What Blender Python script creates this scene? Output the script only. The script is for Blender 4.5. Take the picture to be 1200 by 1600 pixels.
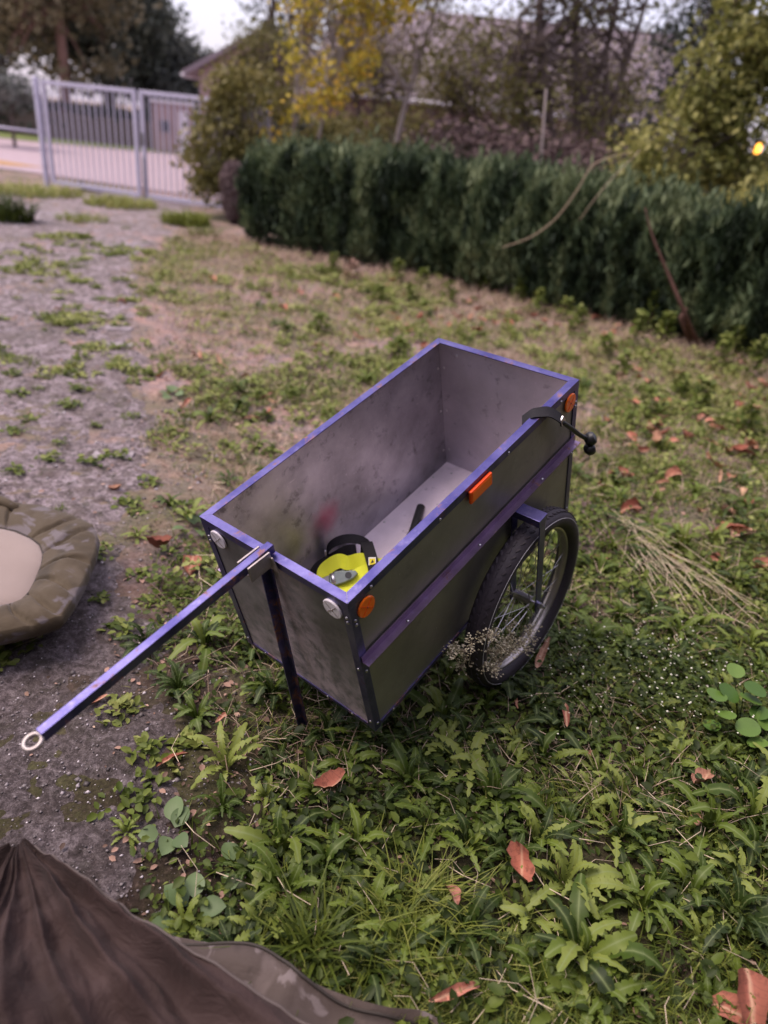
import bpy, bmesh, math, random
import numpy as np
from mathutils import Vector, Matrix, Quaternion, noise as mnoise

random.seed(7)
rng = np.random.default_rng(7)
R = math.radians
for o in list(bpy.data.objects):
    bpy.data.objects.remove(o)
S = bpy.context.scene
COL = S.collection

# ------------------------------------------------------------------ camera
camd = bpy.data.cameras.new('camera')
cam = bpy.data.objects.new('camera', camd)
COL.objects.link(cam)
camd.sensor_fit = 'VERTICAL'
camd.sensor_height = 36.0
camd.sensor_width = 27.0
camd.lens = 24.95
camd.clip_start = 0.02
camd.clip_end = 2000
_r = Vector((0.99400436, 0.05133848, 0.0965386))
_d = Vector((0.10934048, -0.4667135, -0.87762359))
_f = Vector((0.0, 0.88291725, -0.46952862))
cam.matrix_world = Matrix(((_r.x, -_d.x, -_f.x, 0), (_r.y, -_d.y, -_f.y, 0), (_r.z, -_d.z, -_f.z, 1.55), (0, 0, 0, 1)))
camd.dof.use_dof = True
camd.dof.focus_distance = 1.85
camd.dof.aperture_fstop = 1.5
S.camera = cam

# ------------------------------------------------------------------ sky and sun (overcast early evening)
SUN_EL, SUN_AZ = R(64), R(-88)          # azimuth measured from +Y towards +X
w = bpy.data.worlds.new('World')
S.world = w
w.use_nodes = True
nt = w.node_tree
for n in list(nt.nodes):
    nt.nodes.remove(n)
out = nt.nodes.new('ShaderNodeOutputWorld')
sky = nt.nodes.new('ShaderNodeTexSky')
sky.sky_type = 'NISHITA'
sky.sun_disc = False
sky.sun_elevation = SUN_EL
sky.sun_rotation = SUN_AZ
sky.air_density = 1.0
sky.dust_density = 3.0
sky.ozone_density = 2.0
bg1 = nt.nodes.new('ShaderNodeBackground')
bg1.inputs[1].default_value = 0.07
nt.links.new(sky.outputs[0], bg1.inputs[0])
bg2 = nt.nodes.new('ShaderNodeBackground')          # the even cloud layer
bg2.inputs[0].default_value = (0.96, 0.82, 1.0, 1)
wtc = nt.nodes.new('ShaderNodeTexCoord'); wsep = nt.nodes.new('ShaderNodeSeparateXYZ'); wmr = nt.nodes.new('ShaderNodeMapRange')
nt.links.new(wtc.outputs['Generated'], wsep.inputs[0]); nt.links.new(wsep.outputs[2], wmr.inputs[0])
wmr.inputs[3].default_value = 0.44; wmr.inputs[4].default_value = 0.62        # overcast sky: a little brighter overhead than at the horizon
nt.links.new(wmr.outputs[0], bg2.inputs[1])
addn = nt.nodes.new('ShaderNodeAddShader')
nt.links.new(bg1.outputs[0], addn.inputs[0])
nt.links.new(bg2.outputs[0], addn.inputs[1])
nt.links.new(addn.outputs[0], out.inputs[0])

sund = bpy.data.lights.new('sun', 'SUN')
sund.energy = 2.2
sund.angle = R(38)
sund.color = (1.0, 0.83, 0.72)
sun = bpy.data.objects.new('sun', sund)
COL.objects.link(sun)
_sd = Vector((math.sin(SUN_AZ) * math.cos(SUN_EL), math.cos(SUN_AZ) * math.cos(SUN_EL), math.sin(SUN_EL)))
sun.rotation_euler = (-_sd).to_track_quat('-Z', 'Y').to_euler()
sun.location = (-6, 10, 12)

S.view_settings.view_transform = 'Standard'
S.view_settings.look = 'None'
S.view_settings.exposure = 0.68
S.view_settings.gamma = 1.0

# ------------------------------------------------------------------ helpers
def vnoise(x, y, seed=0):
    x = np.asarray(x, float); y = np.asarray(y, float)
    xi = np.floor(x).astype(np.int64); yi = np.floor(y).astype(np.int64)
    fx = x - xi; fy = y - yi
    fx = fx * fx * (3 - 2 * fx); fy = fy * fy * (3 - 2 * fy)
    def h(a, b):
        n = (a * 374761393 + b * 668265263 + seed * 1442695041) & 0x7fffffff
        n = ((n ^ (n >> 13)) * 1274126177) & 0x7fffffff
        return ((n ^ (n >> 16)) & 0xffff) / 65535.0
    a = h(xi, yi) * (1 - fx) + h(xi + 1, yi) * fx
    b = h(xi, yi + 1) * (1 - fx) + h(xi + 1, yi + 1) * fx
    return a * (1 - fy) + b * fy

def fbm(x, y, seed=0, oct=4):
    s = 0; a = .5; f = 1.0; t = 0
    for i in range(oct):
        s = s + a * vnoise(np.asarray(x) * f, np.asarray(y) * f, seed + i * 17); t += a
        a *= .5; f *= 2.03
    return s / t

def tag(o, label=None, cat=None, group=None, kind=None):
    if label: o['label'] = label
    if cat: o['category'] = cat
    if group: o['group'] = group
    if kind: o['kind'] = kind
    return o

def empty(name, loc=(0, 0, 0), rz=0.0):
    o = bpy.data.objects.new(name, None)
    o.empty_display_size = .1
    COL.objects.link(o)
    o.location = loc
    o.rotation_euler = (0, 0, rz)
    return o

def thing(name, label, cat, loc=(0, 0, 0), rz=0.0, group=None):
    return tag(empty(name, loc, rz), label, cat, group)

def link(name, me, parent=None, mat4=None):
    o = bpy.data.objects.new(name, me)
    COL.objects.link(o)
    if parent is not None:
        o.parent = parent
    if mat4 is not None:
        o.matrix_local = mat4
    return o

def fast_mesh(name, V, F, mat, smooth=False, tint=None):
    """V (n,3), F (m,k) arrays -> mesh; tint = one float per face"""
    V = np.ascontiguousarray(V, dtype=np.float32); F = np.ascontiguousarray(F, dtype=np.int32)
    me = bpy.data.meshes.new(name)
    m, k = F.shape
    me.vertices.add(len(V)); me.vertices.foreach_set('co', V.ravel())
    me.loops.add(m * k); me.loops.foreach_set('vertex_index', F.ravel())
    me.polygons.add(m)
    me.polygons.foreach_set('loop_start', np.arange(0, m * k, k, dtype=np.int32))
    me.polygons.foreach_set('loop_total', np.full(m, k, dtype=np.int32))
    if smooth:
        me.polygons.foreach_set('use_smooth', np.ones(m, dtype=bool))
    me.update(calc_edges=True)
    if tint is not None:
        a = me.attributes.new('tint', 'FLOAT', 'FACE')
        a.data.foreach_set('value', np.asarray(tint, dtype=np.float32))
    me.materials.append(mat)
    return me

class MB:
    def __init__(s):
        s.v = []; s.f = []
    def add(s, vs, fs):
        b = len(s.v)
        s.v += [tuple(p) for p in vs]
        s.f += [tuple(i + b for i in q) for q in fs]
        return s
    def box(s, a, b):
        x0, y0, z0 = a; x1, y1, z1 = b
        return s.add([(x0, y0, z0), (x1, y0, z0), (x1, y1, z0), (x0, y1, z0), (x0, y0, z1), (x1, y0, z1), (x1, y1, z1), (x0, y1, z1)],
                     [(3, 2, 1, 0), (4, 5, 6, 7), (0, 1, 5, 4), (1, 2, 6, 5), (2, 3, 7, 6), (3, 0, 4, 7)])
    def beam(s, p0, p1, wx, wy, up=(0, 0, 1)):
        p0 = Vector(p0); p1 = Vector(p1); d = (p1 - p0).normalized()
        u = Vector(up)
        if abs(d.dot(u)) > .98: u = Vector((0, 1, 0))
        a = d.cross(u).normalized(); b = a.cross(d).normalized()
        q = [(-1, -1), (1, -1), (1, 1), (-1, 1)]
        vs = [p0 + a * i * wx / 2 + b * j * wy / 2 for i, j in q] + [p1 + a * i * wx / 2 + b * j * wy / 2 for i, j in q]
        return s.add(vs, [(3, 2, 1, 0), (4, 5, 6, 7), (0, 1, 5, 4), (1, 2, 6, 5), (2, 3, 7, 6), (3, 0, 4, 7)])
    def tube(s, pts, rad, n=8, caps=True, closed=False):
        pts = [Vector(p) for p in pts]; m = len(pts)
        if not hasattr(rad, '__len__'): rad = [rad] * m
        prev = None; rings = []
        for i, p in enumerate(pts):
            if closed: d = pts[(i + 1) % m] - pts[i - 1]
            else: d = pts[min(i + 1, m - 1)] - pts[max(i - 1, 0)]
            d = d.normalized() if d.length > 1e-9 else Vector((0, 0, 1))
            if prev is None:
                u = Vector((0, 0, 1)) if abs(d.z) < .9 else Vector((1, 0, 0))
                a = d.cross(u).normalized()
            else:
                a = (prev - d * prev.dot(d))
                a = a.normalized() if a.length > 1e-6 else d.orthogonal().normalized()
            prev = a; b = d.cross(a)
            rings.append([p + (a * math.cos(2 * math.pi * k / n) + b * math.sin(2 * math.pi * k / n)) * rad[i] for k in range(n)])
        vs = [q for r_ in rings for q in r_]; fs = []
        for i in range(m if closed else m - 1):
            j = (i + 1) % m
            for k in range(n):
                fs.append((i * n + k, i * n + (k + 1) % n, j * n + (k + 1) % n, j * n + k))
        if caps and not closed:
            fs.append(tuple(range(n - 1, -1, -1))); fs.append(tuple((m - 1) * n + k for k in range(n)))
        return s.add(vs, fs)
    def lathe(s, prof, origin, axis, n=24, closed=False):
        """prof: list of (radius, along-axis)"""
        ax = Vector(axis).normalized(); a = ax.orthogonal().normalized(); b = ax.cross(a); o = Vector(origin)
        m = len(prof); vs = []
        for r_, h in prof:
            for k in range(n):
                t = 2 * math.pi * k / n
                vs.append(o + ax * h + (a * math.cos(t) + b * math.sin(t)) * r_)
        fs = []
        for i in range(m if closed else m - 1):
            j = (i + 1) % m
            for k in range(n):
                fs.append((i * n + k, i * n + (k + 1) % n, j * n + (k + 1) % n, j * n + k))
        if not closed:
            fs.append(tuple(range(n - 1, -1, -1))); fs.append(tuple((m - 1) * n + k for k in range(n)))
        return s.add(vs, fs)
    def angle(s, p0, p1, d1, d2, w1, w2, t, m0=0.0, m1=0.0):
        """L section from p0 to p1, flanges along d1 and d2; m0/m1 mitre the d1 flange"""
        p0 = Vector(p0); p1 = Vector(p1); d1 = Vector(d1); d2 = Vector(d2); ax = (p1 - p0).normalized()
        c = [(0, 0), (w1, 0), (w1, t), (t, t), (t, w2), (0, w2)]
        A = [p0 + d1 * x + d2 * y + ax * (m0 * x) for x, y in c]
        B = [p1 + d1 * x + d2 * y - ax * (m1 * x) for x, y in c]
        fs = [(0, 1, 2, 3), (0, 3, 4, 5), (9, 8, 7, 6), (11, 10, 9, 6)]
        for i in range(6):
            j = (i + 1) % 6
            fs.append((i, i + 6, j + 6, j))
        return s.add(A + B, fs)
    def mesh(s, name, mat, smooth=False):
        me = bpy.data.meshes.new(name)
        me.from_pydata([tuple(p) for p in s.v], [], s.f)
        if smooth is True:
            me.polygons.foreach_set('use_smooth', [True] * len(me.polygons))
        me.materials.append(mat)
        bm = bmesh.new(); bm.from_mesh(me)
        bmesh.ops.recalc_face_normals(bm, faces=bm.faces)
        bm.to_mesh(me); bm.free()
        if smooth == 'angle':
            me.polygons.foreach_set('use_smooth', [True] * len(me.polygons))
            me.set_sharp_from_angle(angle=R(40))
        me.update()
        return me
    def build(s, name, mat, parent=None, smooth=False, bevel=0.0, mat4=None):
        o = link(name, s.mesh(name, mat, smooth), parent, mat4)
        if bevel:
            md = o.modifiers.new('bevel', 'BEVEL'); md.width = bevel; md.segments = 2; md.limit_method = 'ANGLE'
        return o

# ------------------------------------------------------------------ materials
class NT:
    """small node-tree helper"""
    def __init__(s, name):
        s.m = bpy.data.materials.new(name); s.m.use_nodes = True; s.t = s.m.node_tree
        s.b = s.t.nodes['Principled BSDF']
        s.tc = s.t.nodes.new('ShaderNodeTexCoord')
    def n(s, typ, **kw):
        x = s.t.nodes.new(typ)
        for k, v in kw.items():
            if k.startswith('i_'):
                key = k[2:]; key = int(key) if key.isdigit() else key
                x.inputs[key].default_value = v
            else: setattr(x, k, v)
        return x
    def l(s, a, b): s.t.links.new(a, b)
    def noise(s, scale, detail=4, rough=.55, dist=0.0, space='Object', vec=None, sc3=None):
        x = s.n('ShaderNodeTexNoise'); x.inputs['Scale'].default_value = scale; x.inputs['Detail'].default_value = detail
        x.inputs['Roughness'].default_value = rough; x.inputs['Distortion'].default_value = dist
        v = vec if vec is not None else s.tc.outputs[space]
        if sc3:
            mp = s.n('ShaderNodeMapping'); mp.inputs['Scale'].default_value = sc3
            s.l(v, mp.inputs[0]); v = mp.outputs[0]
        s.l(v, x.inputs['Vector'])
        return x.outputs['Fac']
    def ramp(s, fac, stops, interp='LINEAR'):
        x = s.n('ShaderNodeValToRGB'); e = x.color_ramp.elements; x.color_ramp.interpolation = interp
        while len(e) < len(stops): e.new(.5)
        for i, (p, c) in enumerate(stops):
            e[i].position = p
            e[i].color = (*c, 1) if hasattr(c, '__len__') else (c, c, c, 1)
        s.l(fac, x.inputs[0])
        return x.outputs[0]
    def mix(s, fac, a, b, typ='MIX'):
        x = s.n('ShaderNodeMix', data_type='RGBA', blend_type=typ)
        for sock, v in ((x.inputs[0], fac), (x.inputs[6], a), (x.inputs[7], b)):
            if hasattr(v, 'is_output'): s.l(v, sock)
            elif hasattr(v, '__len__'): sock.default_value = (*v, 1)
            else: sock.default_value = v
        return x.outputs[2]
    def math(s, op, a, b=None, clamp=False):
        x = s.n('ShaderNodeMath', operation=op, use_clamp=clamp)
        for i, v in enumerate((a, b)):
            if v is None: continue
            if hasattr(v, 'is_output'): s.l(v, x.inputs[i])
            else: x.inputs[i].default_value = v
        return x.outputs[0]
    def attr(s, name='tint'):
        x = s.n('ShaderNodeAttribute', attribute_name=name); return x.outputs['Fac']
    def orand(s):
        return s.n('ShaderNodeObjectInfo').outputs['Random']
    def pos(s, space='Object'):
        x = s.n('ShaderNodeSeparateXYZ'); s.l(s.tc.outputs[space], x.inputs[0]); return x.outputs
    def bump(s, h, strength=.3, dist=.01):
        x = s.n('ShaderNodeBump'); x.inputs['Strength'].default_value = strength; x.inputs['Distance'].default_value = dist
        s.l(h, x.inputs['Height']); s.l(x.outputs[0], s.b.inputs['Normal'])
    def set(s, color=None, rough=None, metal=None, **kw):
        for key, v in (('Base Color', color), ('Roughness', rough), ('Metallic', metal)) + tuple(kw.items()):
            key = key.replace('_', ' ') if key not in s.b.inputs else key
            if v is None: continue
            if hasattr(v, 'is_output'): s.l(v, s.b.inputs[key])
            elif hasattr(v, '__len__'): s.b.inputs[key].default_value = (*v, 1)
            else: s.b.inputs[key].default_value = v
        return s.m

def leaf_material(name, cols, rough=.5, transl=.25, src='tint', scale=40.0, spec=.35, rib=None):
    """foliage: colour ramp over the per-face (or per-object) value, light passes through the blade"""
    k = NT(name)
    v = k.attr() if src == 'tint' else k.orand()
    nz = k.noise(scale, 2)
    f = k.math('ADD', k.math('MULTIPLY', v, .75), k.math('MULTIPLY', nz, .25))
    stops = [(.08 + .84 * i / max(1, len(cols) - 1), c) for i, c in enumerate(cols)]
    c = k.ramp(f, stops)
    if rib:
        c = k.mix(k.ramp(k.noise(70, 4, .7), [(.60, 0.0), (.72, .55)]), c, (.12, .095, .03))
        c = k.mix(k.math('MULTIPLY', k.math('POWER', k.attr('rib'), 5.0), .75), c, rib)
    k.set(color=c, rough=rough)
    k.b.inputs['Specular IOR Level'].default_value = spec
    tr = k.n('ShaderNodeBsdfTranslucent'); k.l(c, tr.inputs[0])
    ms = k.n('ShaderNodeMixShader'); ms.inputs[0].default_value = transl
    k.l(k.b.outputs[0], ms.inputs[1]); k.l(tr.outputs[0], ms.inputs[2])
    k.l(ms.outputs[0], k.t.nodes['Material Output'].inputs[0])
    return k.m

def plain(name, col, rough=.6, metal=0.0, var=.25, scale=30, bump=0.0, spec=.5):
    k = NT(name)
    nz = k.noise(scale, 4)
    c = k.mix(nz, tuple(x * (1 - var) for x in col), tuple(min(1, x * (1 + var)) for x in col))
    k.set(color=c, rough=rough, metal=metal)
    k.b.inputs['Specular IOR Level'].default_value = spec
    if bump: k.bump(nz, bump, .004)
    return k.m

M = {}
M['black_plastic'] = plain('black_plastic', (.018, .018, .020), .4, 0, .3, 60)
def smooth_path(ctrl, n=10):
    c = [Vector(p) for p in ctrl]; c = [c[0] * 2 - c[1]] + c + [c[-1] * 2 - c[-2]]; out = []
    for i in range(1, len(c) - 2):
        for q in range(n):
            t = q / n
            out.append(.5 * ((2 * c[i]) + (c[i + 1] - c[i - 1]) * t + (2 * c[i - 1] - 5 * c[i] + 4 * c[i + 1] - c[i + 2]) * t * t + (3 * c[i] - c[i - 1] - 3 * c[i + 1] + c[i + 2]) * t ** 3))
    out.append(c[-2]); return out
# ------------------------------------------------------------------ ground, drive, road
EDGE = [(.55, -.30), (.9, -.36), (1.25, -.40), (1.55, -.62), (2.2, -.86), (3.35, -1.19), (5.82, -2.12), (7.82, -2.99), (13.0, -3.74), (16, -4.3)]
EY = np.array([e[0] for e in EDGE]); EX = np.array([e[1] for e in EDGE])
def drive_edge(y): return np.interp(y, EY, EX)
def grass_side(x, y):
    """metres to the right of the ragged drive edge"""
    return x - (drive_edge(y) + (fbm(np.asarray(x) * 2.1, np.asarray(y) * 2.1, 5) - .5) * .7)
HEDGE = [(-2.35, 11.25), (-1.2, 10.35), (.65, 9.5), (1.95, 8.45), (3.15, 7.4), (4.0, 6.6), (5.4, 5.3), (7.5, 3.6)]
def gz(x, y):
    x = np.asarray(x, float); y = np.asarray(y, float)
    fade = np.clip((40 - np.hypot(x, y)) / 20, 0, 1)
    g = np.clip(grass_side(x, y) * 3, 0, 1)
    return fade * ((fbm(x * 1.3, y * 1.3, 3) - .5) * .035 * g + (fbm(x * 9, y * 9, 11, 3) - .5) * (.012 + .018 * g))

k = NT('soil')
P = k.pos()
fine = k.noise(55, 8, .7); mid = k.noise(7, 5, .6); big = k.noise(.9, 4, .6, .5)
soil = k.ramp(fine, [(.3, (.07, .053, .052)), (.5, (.21, .162, .160)), (.68, (.40, .32, .32))])
litter = k.ramp(k.noise(26, 6, .75), [(.32, (.11, .062, .052)), (.52, (.37, .235, .20)), (.7, (.58, .42, .38))])
c = k.mix(k.ramp(mid, [(.42, 0.0), (.6, .8)]), soil, litter)
moss = k.ramp(k.noise(80, 6, .7), [(.35, (.03, .036, .014)), (.65, (.14, .15, .055))])
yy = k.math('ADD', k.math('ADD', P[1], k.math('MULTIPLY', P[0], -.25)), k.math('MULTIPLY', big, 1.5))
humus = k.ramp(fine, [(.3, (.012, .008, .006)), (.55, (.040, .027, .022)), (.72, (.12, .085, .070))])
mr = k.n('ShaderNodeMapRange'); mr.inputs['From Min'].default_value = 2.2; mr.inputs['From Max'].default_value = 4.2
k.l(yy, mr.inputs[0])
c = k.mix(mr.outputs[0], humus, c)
c = k.mix(k.ramp(big, [(.42, 0.0), (.58, .6)]), c, moss)
k.set(color=c, rough=.95)
k.b.inputs['Specular IOR Level'].default_value = .15
k.bump(k.math('ADD', fine, k.math('MULTIPLY', mid, .5)), .9, .012)
M['soil'] = k.m

def axis(segs):
    out = [segs[0][0]]
    for a, b, n in segs:
        out += list(np.linspace(a, b, n + 1)[1:])
    return np.array(out)
gx = axis([(-700, -60, 8), (-60, -9, 30), (-9, -2.6, 60), (-2.6, 2.6, 190), (2.6, 9, 70), (9, 60, 30), (60, 700, 8)])
gy = axis([(-500, -20, 6), (-20, .3, 24), (.3, 4.2, 170), (4.2, 10, 130), (10, 18, 60), (18, 80, 30), (80, 900, 8)])
X, Y = np.meshgrid(gx, gy)
Zg = gz(X, Y)
nx, ny = len(gx), len(gy)
ii, jj = np.meshgrid(np.arange(nx - 1), np.arange(ny - 1))
a = (jj * nx + ii).ravel()
F = np.stack([a, a + 1, a + nx + 1, a + nx], 1)
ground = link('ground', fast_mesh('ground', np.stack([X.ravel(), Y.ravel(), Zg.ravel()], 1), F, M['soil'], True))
tag(ground, kind='structure')

# old drive: compacted grit over worn pavers
k = NT('drive_grit')
fine = k.noise(210, 8, .8); mid = k.noise(22, 7, .7, .5); big = k.noise(1.6, 4, .6)
gr = k.math('ADD', k.math('MULTIPLY', fine, .45), k.math('MULTIPLY', k.noise(48, 5, .7, .3), .55))
c = k.ramp(gr, [(.37, (.045, .034, .037)), (.45, (.20, .158, .168)), (.53, (.42, .345, .37)), (.64, (.72, .63, .67))])
c = k.mix(k.ramp(k.noise(8, 6, .7, .6), [(.46, 0.0), (.60, .85)]), c, k.mix(gr, (.035, .026, .022), (.27, .205, .19)))
c = k.mix(k.ramp(k.noise(11, 6, .75, .3), [(.54, 0.0), (.64, .7)]), c, k.mix(gr, (.022, .026, .010), (.12, .125, .055)))
dirt = k.ramp(fine, [(.3, (.028, .022, .020)), (.7, (.10, .078, .070))])
c = k.mix(k.ramp(mid, [(.50, 0.0), (.64, .75)]), c, dirt)
wet = k.ramp(k.pos()[1], [(0.0, 0.0), (1.0, 0.0)])
c = k.mix(k.ramp(big, [(.45, 0.0), (.68, .55)]), c, k.mix(fine, (.04, .036, .026), (.14, .12, .09)))
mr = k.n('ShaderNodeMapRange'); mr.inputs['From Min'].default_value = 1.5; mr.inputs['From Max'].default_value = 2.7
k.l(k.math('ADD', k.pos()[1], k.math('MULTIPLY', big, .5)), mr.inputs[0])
damp_shade = k.ramp(gr, [(.38, (.022, .016, .016)), (.50, (.075, .058, .058)), (.62, (.26, .22, .22))])  # darker towards the viewer: nearby shade and damp put into the colour
c = k.mix(mr.outputs[0], k.mix(.75, c, damp_shade), c)
k.set(color=c, rough=k.ramp(mid, [(.3, .55), (.7, .9)]))
k.b.inputs['Specular IOR Level'].default_value = .3
k.bump(k.math('ADD', k.math('MULTIPLY', fine, .6), mid), 1.0, .02)
M['drive'] = k.m
ux = np.linspace(0, 1, 190); vy = axis([(.2, 4.5, 260), (4.5, 9, 90), (9, 14.6, 50)])
U, Vv = np.meshgrid(ux, vy)
xr = drive_edge(Vv) + (fbm(Vv * 2.3, Vv * 0 + 3, 21) - .5) * .5
xl = -2.4 - .37 * Vv - np.clip(1.2 - Vv, 0, 1) * .8
DX = xl + (xr - xl) * U
edge = np.clip(np.minimum(U, 1 - U) * 14, 0, 1)
DZ = gz(DX, Vv) + ((fbm(DX * 5, Vv * 5, 31, 4) - .5) * .034 + (fbm(DX * 24, Vv * 24, 37, 3) - .5) * .026) * edge - .006 + .013 * edge
nx2, ny2 = len(ux), len(vy)
ii, jj = np.meshgrid(np.arange(nx2 - 1), np.arange(ny2 - 1)); a = (jj * nx2 + ii).ravel()
drive = link('driveway', fast_mesh('driveway', np.stack([DX.ravel(), Vv.ravel(), DZ.ravel()], 1), np.stack([a, a + 1, a + nx2 + 1, a + nx2], 1), M['drive'], True))
tag(drive, kind='structure')
def drive_z(x, y):
    xr_ = drive_edge(y) + (fbm(np.asarray(y) * 2.3, np.asarray(y) * 0 + 3, 21) - .5) * .5
    xl_ = -2.4 - .37 * np.asarray(y)
    u = np.clip((x - xl_) / (xr_ - xl_), 0, 1); e = np.clip(np.minimum(u, 1 - u) * 14, 0, 1)
    return gz(x, y) + ((fbm(np.asarray(x) * 5, np.asarray(y) * 5, 31, 4) - .5) * .034 + (fbm(np.asarray(x) * 24, np.asarray(y) * 24, 37, 3) - .5) * .026) * e - .006 + .013 * e

# pavers that still show through the grit along the drive's right side
M['paver'] = plain('worn_paver', (.27, .235, .25), .75, 0, .4, 60, .4, .3)
ang = math.atan2(1, -.42) - math.pi / 2
pav = MB()
pav.add([(-.098, -.048, -.05), (.098, -.048, -.05), (.098, .048, -.05), (-.098, .048, -.05), (-.095, -.045, 0), (.095, -.045, 0), (.095, .045, 0), (-.095, .045, 0)],
        [(4, 5, 6, 7), (0, 1, 5, 4), (1, 2, 6, 5), (2, 3, 7, 6), (3, 0, 4, 7)])
pav_me = pav.mesh('paver', M['paver'])
for row in range(86):
    y0 = 3.0 + row * .1035
    for cidx in range(16):
        s = -.22 - cidx * .202 - (row % 2) * .1
        px = float(drive_edge(y0)) + s; py = y0 + s * math.tan(ang) * .35
        if float(fbm(px * 1.1, py * .7, 77)) < .50 + .012 * cidx or random.random() < .18: continue
        z = float(drive_z(px, py)) + random.uniform(-.003, .007)
        m4 = Matrix.Translation((px, py, z)) @ Matrix.Rotation(ang * .35 + random.uniform(-.04, .04), 4, 'Z') @ Matrix.Rotation(random.uniform(-.03, .03), 4, 'X') @ Matrix.Rotation(random.uniform(-.03, .03), 4, 'Y')
        link('paver', pav_me, drive, m4)

# grit stones on the drive
def stones(n, xs, ys, r0, r1, zf):
    v0 = np.array([(1, 0, 0), (-1, 0, 0), (0, 1, 0), (0, -1, 0), (0, 0, .7), (0, 0, -.5)], float)
    f0 = np.array([(0, 2, 4), (2, 1, 4), (1, 3, 4), (3, 0, 4), (2, 0, 5), (1, 2, 5), (3, 1, 5), (0, 3, 5)])
    r = r0 + (r1 - r0) * rng.random(n) ** 3
    a = rng.random(n) * 6.28
    V = v0[None] * (r[:, None, None] * (.6 + .8 * rng.random((n, 6, 1))))
    ca, sa = np.cos(a)[:, None], np.sin(a)[:, None]
    x = V[:, :, 0] * ca - V[:, :, 1] * sa; y = V[:, :, 0] * sa + V[:, :, 1] * ca
    V = np.stack([x + xs[:, None], y + ys[:, None], V[:, :, 2] + (zf + r * .25)[:, None]], 2).reshape(-1, 3)
    Fq = (f0[None] + (np.arange(n) * 6)[:, None, None]).reshape(-1, 3)
    return V, Fq, np.repeat(rng.random(n), 8)
k = NT('grit_stone')
k.set(color=k.ramp(k.attr(), [(0, (.06, .05, .05)), (.6, (.19, .165, .17)), (.85, (.40, .36, .39)), (1, (.78, .72, .75))]), rough=.6)
M['stone'] = k.m
n = 40000
ys = .7 + 6.5 * rng.random(n) ** 1.8
xs = drive_edge(ys) + .35 - (2.6 + .5 * ys) * rng.random(n)
V, Fq, t = stones(n, xs, ys, .0010, .0055, np.maximum(drive_z(xs, ys), gz(xs, ys)))
n2 = 9000
y2 = 1.2 + 8.5 * rng.random(n2) ** 1.2; x2 = drive_edge(y2) + .3 - (2.2 + .5 * y2) * rng.random(n2)
V2, F2, t2_ = stones(n2, x2, y2, .003, .0085 + .0016 * y2, np.maximum(drive_z(x2, y2), gz(x2, y2)) - .002)
Fq = np.concatenate([Fq, F2 + len(V)]); V = np.concatenate([V, V2]); t = np.concatenate([t, t2_ * .9])
gs = link('grit', fast_mesh('grit', V, Fq, M['stone'], False, t))
tag(gs, 'loose pale grit and small stones scattered over the drive', 'grit', kind='stuff')

# road and verges beyond the gate
M['road'] = plain('road_asphalt', (.34, .265, .29), .85, 0, .15, 3, .1, .3)
def sheet(name, pts, z, mat):
    o = MB().add([(x, y, z) for x, y in pts], [tuple(range(len(pts)))]).build(name, mat)
    return tag(o, kind='structure')
sheet('road', [(-60, 27.0), (-60, 3.0 + 28), (-14.3, 28.4), (-9.2, 30.6), (30, 44), (60, 50), (60, -2), (8, 12.5), (-2.5, 15.2), (-8.2, 16.9), (-60, 26.0)], .02, M['road'])
M['paleverge'] = plain('dry_verge', (.36, .22, .11), .9, 0, .3, 8, .2, .2)
sheet('dry_verge', [(-40, 23.4), (-9.6, 17.9), (-9.0, 18.5), (-13.5, 20.6), (-40, 26.4)], .026, M['paleverge'])
k = NT('grass_verge_soil')
k.set(color=k.ramp(k.noise(5, 6), [(.3, (.07, .10, .02)), (.7, (.20, .24, .06))]), rough=.9)
M['verge'] = k.m
sheet('far_verge', [(-60, 31.2), (-14.3, 28.6), (-9.2, 30.8), (30, 44.2), (60, 50.2), (60, 56), (30, 50), (-9, 36), (-60, 37)], .03, M['verge'])
# ------------------------------------------------------------------ gate and fence
M['galv'] = plain('galvanised_steel', (.50, .47, .58), .5, .25, .15, 12, .05)
M['galv_dark'] = plain('weathered_steel', (.20, .19, .21), .6, .3, .2, 20)
P0 = Vector((-7.02, 14.66, 0)); P1 = Vector((-5.07, 14.08, 0)); P2 = Vector((-2.75, 13.45, 0))
gd = (P1 - P0).normalized()
def leaf_gate(a, b_, n, label):
    L = (b_ - a).length; ang_ = math.atan2((b_ - a).y, (b_ - a).x)
    g = thing('gate', label, 'gate', (a.x, a.y, 0), ang_, 'double gate leaves')
    fw = .075; z0, z1 = .06, 1.79
    MB().box((0, -.03, z0), (fw, .03, z1)).build('stile', M['galv'], g, bevel=.006)
    MB().box((L - fw, -.03, z0), (L, .03, z1)).build('stile', M['galv'], g, bevel=.006)
    MB().box((fw + .001, -.028, z1 - fw), (L - fw - .001, .028, z1 - .002)).build('top_rail', M['galv'], g, bevel=.006)
    MB().box((fw + .001, -.028, z0 + .002), (L - fw - .001, .028, z0 + fw)).build('bottom_rail', M['galv'], g, bevel=.006)
    bar_ = MB().box((-.0105, -.0105, z0 + fw - .005), (.0105, .0105, z1 - fw + .005)).mesh('bar', M['galv'])
    for i in range(n):
        link('bar', bar_, g, Matrix.Translation((fw + (L - 2 * fw) * (i + 1) / (n + 1), 0, 0)))
    return g, L
g1_, L1 = leaf_gate(P0, P1 - gd * .03, 13, 'left leaf of the galvanised bar gate at the end of the drive')
g2_, L2 = leaf_gate(P1 + gd * .05, P2, 17, 'right leaf of the bar gate half hidden by the olive shrub')
MB().box((.012, -.045, .93), (.065, -.031, 1.13)).build('lock_plate', M['galv_dark'], g2_, bevel=.003)
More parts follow.
